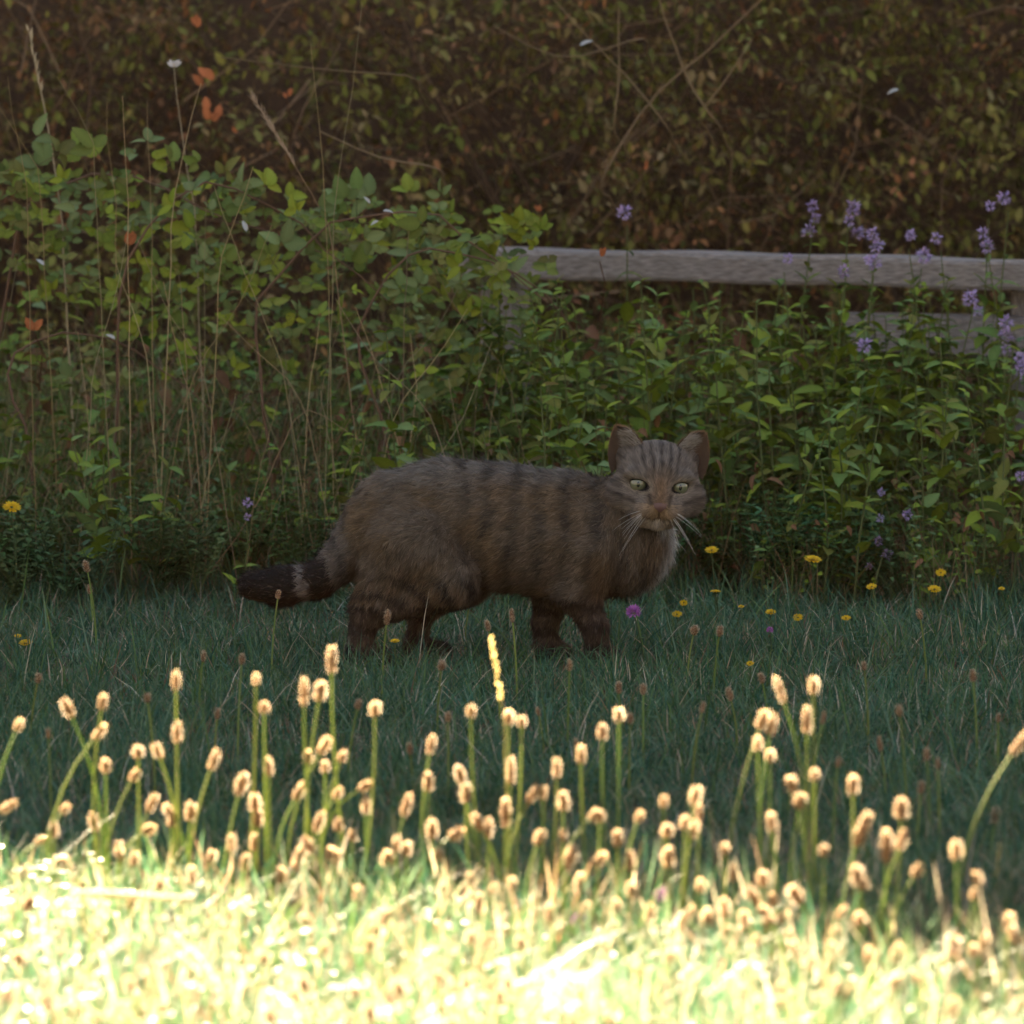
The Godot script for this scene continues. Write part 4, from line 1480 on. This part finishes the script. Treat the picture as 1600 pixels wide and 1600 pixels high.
			var l2 := noise_fine.get_noise_3d(p.x * 0.07 + 70.0, p.y * 0.07, p.z * 0.07)
			flow += Vector3(l1 * 1.2, l2 * 1.2, l1 - l2) + Vector3(rnd(-0.25, 0.25), rnd(-0.25, 0.25), rnd(-0.25, 0.25))
			ln *= 1.0 + 0.5 * l2
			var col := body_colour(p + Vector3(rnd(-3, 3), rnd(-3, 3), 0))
			var k := rng.randf()
			col = col * (0.65 + 0.6 * k)
			if k > 0.95:
				col = col.lerp(Color(0.24, 0.20, 0.17), 0.35)
			strand(fur, to_cat.call(p), (sn + Vector3(rnd(-0.2, 0.2), rnd(-0.2, 0.2), rnd(-0.2, 0.2))).normalized(), flow, ln * (1.4 if k < 0.06 else 1.0), 0.0011, rnd(0.16, 0.34) if k > 0.08 else rnd(0.3, 0.55), col, true)
	for i in hx.size() / 3:
		var a := hv[hx[i * 3]]
		var b := hv[hx[i * 3 + 1]]
		var c := hv[hx[i * 3 + 2]]
		var nn := hn[hx[i * 3]]
		var want := (b - a).cross(c - a).length() * 0.5 * (1.15 if nn.z > -0.3 else 0.4)
		var cnt := int(want) + (1 if rng.randf() < want - floorf(want) else 0)
		for s in cnt:
			var u := rng.randf()
			var w := rng.randf()
			if u + w > 1.0:
				u = 1.0 - u; w = 1.0 - w
			var p := a + (b - a) * u + (c - a) * w
			var x := absf(p.x)
			var e := Vector2((x - 29.0) * 0.96 + p.y * 0.28, p.y * 0.96 - (x - 29.0) * 0.28)
			var r := Vector2(e.x / 10.6, e.y / 6.3).length()
			if r < 1.12 and p.z > 20.0:
				continue
			if x < 8.0 and p.y > -35.0 and p.y < -22.0 and p.z > 62.0:
				continue
			var flow := p - Vector3(0, -22, 78)
			flow += Vector3(rnd(-6, 6), rnd(-6, 6), rnd(-6, 6))
			var near := clampf(1.0 - (p - Vector3(0, -25, 60)).length() / 62.0, 0.0, 1.0)
			var ln := lerpf(0.0125, 0.0034, near) * rnd(0.7, 1.3)
			if r < 1.6 and p.z > 20.0:
				ln = minf(ln, 0.003)
			if x > 46.0 and p.y < 0.0:
				ln *= 1.55
			var col := head_colour(p) * (0.6 + 0.8 * rng.randf())
			strand(fur, to_cat.call(head_at + head_bas * p), (head_bas * hn[hx[i * 3]]).normalized(), head_bas * flow, ln, 0.0008, rnd(0.12, 0.3), col, false)
	var fm := StandardMaterial3D.new()
	fm.vertex_color_use_as_albedo = true
	fm.roughness = 0.65
	fm.metallic_specular = 0.3
	fm.cull_mode = BaseMaterial3D.CULL_DISABLED
	var coat := part("fur", fur.mesh(fm), cat)
	coat.set_meta("kind", "stuff")

	# eyes: a dark ball, a grey-green iris and a narrow pupil
	var em := StandardMaterial3D.new()
	em.vertex_color_use_as_albedo = true
	em.roughness = 0.12
	em.clearcoat_enabled = true
	em.clearcoat = 1.0
	em.clearcoat_roughness = 0.03
	var ball := Shape.new()
	dome(ball, 13.0 * mm, 0.0, PI * 0.6, Vector2.ONE, Color(0.03, 0.024, 0.02), Color(0.03, 0.024, 0.02))
	var iris := Shape.new()
	dome(iris, 13.12 * mm, 0.0, 1.15, Vector2.ONE, Color(0.15, 0.155, 0.095), Color(0.13, 0.125, 0.07))
	var pupil := Shape.new()
	dome(pupil, 13.24 * mm, 0.0, 0.34, Vector2(0.5, 1.0), Color(0.014, 0.014, 0.012), Color(0.03, 0.03, 0.022))
	for sg in [-1.0, 1.0]:
		var eye := part("eye", ball.mesh(em), cat, Transform3D(head_bas * Basis(Vector3.UP, 0.10 * sg - 0.06), to_cat.call(head_at + head_bas * Vector3(29.0 * sg, 0.5, 33.5))))
		part("iris", iris.mesh(em), eye)
		part("pupil", pupil.mesh(em), eye)
	# nose leather
	var ns := Shape.new()
	var top := [Vector3(-9.5, -22, 69.5), Vector3(0, -20, 73.5), Vector3(9.5, -22, 69.5)]
	var mid2 := [Vector3(-8.5, -27.5, 72.5), Vector3(0, -26.5, 77.5), Vector3(8.5, -27.5, 72.5)]
	var low := [Vector3(-2.5, -33, 73), Vector3(0, -34, 75), Vector3(2.5, -33, 73)]
	var rows := [top, mid2, low]
	for r in 3:
		for k in 3:
			ns.vert(to_cat.call(head_at + head_bas * rows[r][k]), (head_bas * Vector3((k - 1) * 0.6, 0.5 - 0.5 * r, 1)).normalized(), Color(0.10, 0.045, 0.036))
	for r in 2:
		for k in 2:
			ns.face(r * 3 + k, r * 3 + k + 1, r * 3 + k + 3)
			ns.face(r * 3 + k + 1, r * 3 + k + 4, r * 3 + k + 3)
	var nm := StandardMaterial3D.new()
	nm.vertex_color_use_as_albedo = true
	nm.roughness = 0.45
	nm.cull_mode = BaseMaterial3D.CULL_DISABLED
	part("nose", ns.mesh(nm), cat)
	# whiskers
	for sg in [-1.0, 1.0]:
		for k in 8:
			var a := Vector3(sg * rnd(15, 24), -33.0 - k * 1.6, 60)
			var d := Vector3(sg * rnd(0.55, 0.9), -0.25 - 0.11 * k + rnd(-0.1, 0.1), 0.25).normalized() * rnd(34, 58)
			var sh := Shape.new()
			var pv := PackedVector3Array()
			var pr := PackedFloat32Array()
			for i in 6:
				var t := i / 5.0
				pv.push_back(to_cat.call(head_at + head_bas * (a + d * t + Vector3(0, -9.0 * t * t, -6.0 * t))))
				pr.push_back(0.00026 * (1.0 - 0.7 * t))
			sh.tube(pv, pr, 4, Color(0.62, 0.60, 0.58))
			part("whisker", sh.mesh(sm), cat)


func make_added_bank() -> void:
	# earth slope added behind the hedge to block low sun and sky gaps
	var m := StandardMaterial3D.new()
	var nt := NoiseTexture2D.new()
	nt.width = 512
	nt.height = 512
	nt.seamless = true
	var fn := FastNoiseLite.new()
	fn.seed = 5
	fn.frequency = 0.04
	fn.fractal_octaves = 5
	nt.noise = fn
	var g := Gradient.new()
	g.set_color(0, Color(0.045, 0.026, 0.014).linear_to_srgb())
	g.set_color(1, Color(0.10, 0.058, 0.032).linear_to_srgb())
	nt.color_ramp = g
	m.albedo_texture = nt
	m.uv1_triplanar = true
	m.uv1_world_triplanar = true
	m.uv1_scale = Vector3.ONE * 2.3
	m.roughness = 1.0
	var sh := Shape.new()
	var nx := 120
	var rows := 22
	for j in rows + 1:
		for i in nx + 1:
			var x := -9.0 + 18.0 * i / nx
			var t := float(j) / rows
			var top := added_bank_top(x)
			var z := -3.85 - 1.0 * t
			var y := top * smoothstep(0.0, 0.85, t)
			if t > 0.85:
				z = -4.70 - (t - 0.85) / 0.15 * 6.0
				y = top - (t - 0.85) * 1.5
			y += 0.05 * noise.get_noise_3d(x * 5.0, y * 5.0, z * 5.0) - 0.03 * (1.0 - t)
			sh.vert(Vector3(x, y, z), Vector3(0, 0.5, 0.87), Color.WHITE)
	for j in rows:
		for i in nx:
			var a := j * (nx + 1) + i
			sh.face(a, a + 1, a + nx + 1)
			sh.face(a + 1, a + nx + 2, a + nx + 1)
	var o := part("added_bank", sh.mesh(m), self)
	tag(o, "steep brown earth slope added behind the hedge to block the sun", "added_bank", "", "structure")


func added_bank_top(x: float) -> float:
	return 2.54 + 0.36 * clampf(x + 1.2, -1.0, 1.2) + 0.03 * noise.get_noise_1d(x * 1.3 + 40.0) + 0.06 * noise.get_noise_1d(x * 6.0)  # crest of the added slope, shaped to place the shadow edge


func crown(leaves: int, greens: float, seed_: int, beam: Vector3) -> Shape:
	# all the leaves of one shrub, on small twigs, in shrub coordinates
	rng.seed = seed_
	var sh := Shape.new()
	var sprigs := leaves / 7
	for i in sprigs:
		var at := Vector3(rng.randfn(0.0, 0.36), rnd(0.02, 1.35), rnd(-0.35, 0.72))
		at.z += 0.12 * noise.get_noise_2d(at.x * 2.0 + seed_, at.y * 2.0)
		if noise_fine.get_noise_3d(at.x * 5.0 + seed_, at.y * 5.0, at.z * 4.0) < -0.05 and rng.randf() < 0.8:
			continue
		var up := Vector3(rnd(-1, 1), rnd(-0.4, 1.0), rnd(-0.5, 0.8)).normalized()
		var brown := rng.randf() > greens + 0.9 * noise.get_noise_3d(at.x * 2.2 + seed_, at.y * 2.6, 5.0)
		var col := Color(0.165, 0.088, 0.042) if brown else Color(0.135, 0.130, 0.034)  # brown foliage, reddened and lifted in colour to carry the warm haze
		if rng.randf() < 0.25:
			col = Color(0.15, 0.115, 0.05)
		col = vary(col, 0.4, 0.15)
		sh.tube(PackedVector3Array([at - up * 0.05, at + up * 0.11]), PackedFloat32Array([0.0013, 0.0007]), 3, Color(0.14, 0.095, 0.06))
		for k in 7:
			var a := k * 2.4 + rnd(-0.3, 0.3)
			var side := up.cross(Vector3(cos(a), sin(a * 1.3), sin(a))).normalized()
			var size := rnd(0.016, 0.034) * (0.8 if brown else 1.0)
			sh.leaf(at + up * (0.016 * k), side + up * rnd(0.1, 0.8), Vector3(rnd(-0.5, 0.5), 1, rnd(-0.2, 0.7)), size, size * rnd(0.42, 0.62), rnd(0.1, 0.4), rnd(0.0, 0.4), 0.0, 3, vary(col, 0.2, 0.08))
	return sh


func dome(sh: Shape, r: float, from: float, to: float, squeeze: Vector2, c0: Color, c1: Color) -> void:
	# part of a ball round the z axis
	var rings := 12
	var seg := 24
	for j in rings + 1:
		var th := lerpf(from, to, float(j) / rings)
		for i in seg:
			var ph := TAU * i / seg
			var d := Vector3(sin(th) * cos(ph) * squeeze.x, sin(th) * sin(ph) * squeeze.y, cos(th)).normalized()
			sh.vert(d * r, d, vary(c0.lerp(c1, float(j) / rings), 0.06))
	for j in rings:
		for i in seg:
			var a := j * seg + i
			var b := j * seg + (i + 1) % seg
			sh.face(a, b, a + seg)
			sh.face(b, b + seg, a + seg)


func meadow_patch(size: float, seed_: int, dry_share: float, lo: float, hi: float) -> Shape:
	# meadow grass in clumps: green blades, dry ones among them, a few long ones, clover leaves, gaps between
	rng.seed = seed_
	var sh := Shape.new()
	var r := size * 0.54
	var greens := [Color(0.046, 0.118, 0.056), Color(0.036, 0.098, 0.062), Color(0.085, 0.145, 0.046), Color(0.046, 0.116, 0.074), Color(0.12, 0.20, 0.12)]  # the last, palest green paints glints on the blades
	var dries := [Color(0.40, 0.34, 0.25), Color(0.47, 0.42, 0.34), Color(0.33, 0.24, 0.16), Color(0.17, 0.10, 0.062), Color(0.43, 0.37, 0.28)]
	for i in (1500 if dry_share < 0.2 else 850):
		var x := rnd(-r, r)
		var z := rnd(-r, r)
		var clump := noise.get_noise_2d(x * 15.0 + seed_ * 3.0, z * 15.0)
		if clump < -0.02 and rng.randf() < 0.85:
			continue
		var a := rnd(0, TAU)
		var k := rnd(0.02, 0.8)
		var h := rnd(lo, hi) * (1.0 + 0.7 * clump)
		var w := rnd(0.0013, 0.0033) * (1.0 if dry_share < 0.2 else 1.3)
		var dry := rng.randf() < dry_share
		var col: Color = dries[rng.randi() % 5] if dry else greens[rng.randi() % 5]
		if rng.randf() < 0.03:
			h = rnd(0.09, 0.15)
			k = rnd(0.1, 1.6)
			w = rnd(0.002, 0.004)
		var d := Vector3(cos(a) * k, 1, sin(a) * k).normalized()
		var bd := Vector3(cos(a), -0.6, sin(a)) * rnd(0.0, 0.5)
		var s := a + rnd(-1.0, 1.0)
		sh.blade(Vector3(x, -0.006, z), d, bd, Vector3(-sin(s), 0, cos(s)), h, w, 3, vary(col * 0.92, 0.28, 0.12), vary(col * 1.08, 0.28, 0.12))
	for i in 26:
		# clover leaves low in the grass
		var p := Vector3(rnd(-r, r), rnd(0.012, 0.04), rnd(-r, r))
		var col := vary(Color(0.036, 0.092, 0.045), 0.25, 0.1)
		for k in 3:
			var a := TAU * k / 3.0 + i
			sh.leaf(p, Vector3(cos(a), 0.2, sin(a)), Vector3.UP, 0.011, 0.009, 0.15, 0.1, 0.0, 3, col, 1.1)
	return sh
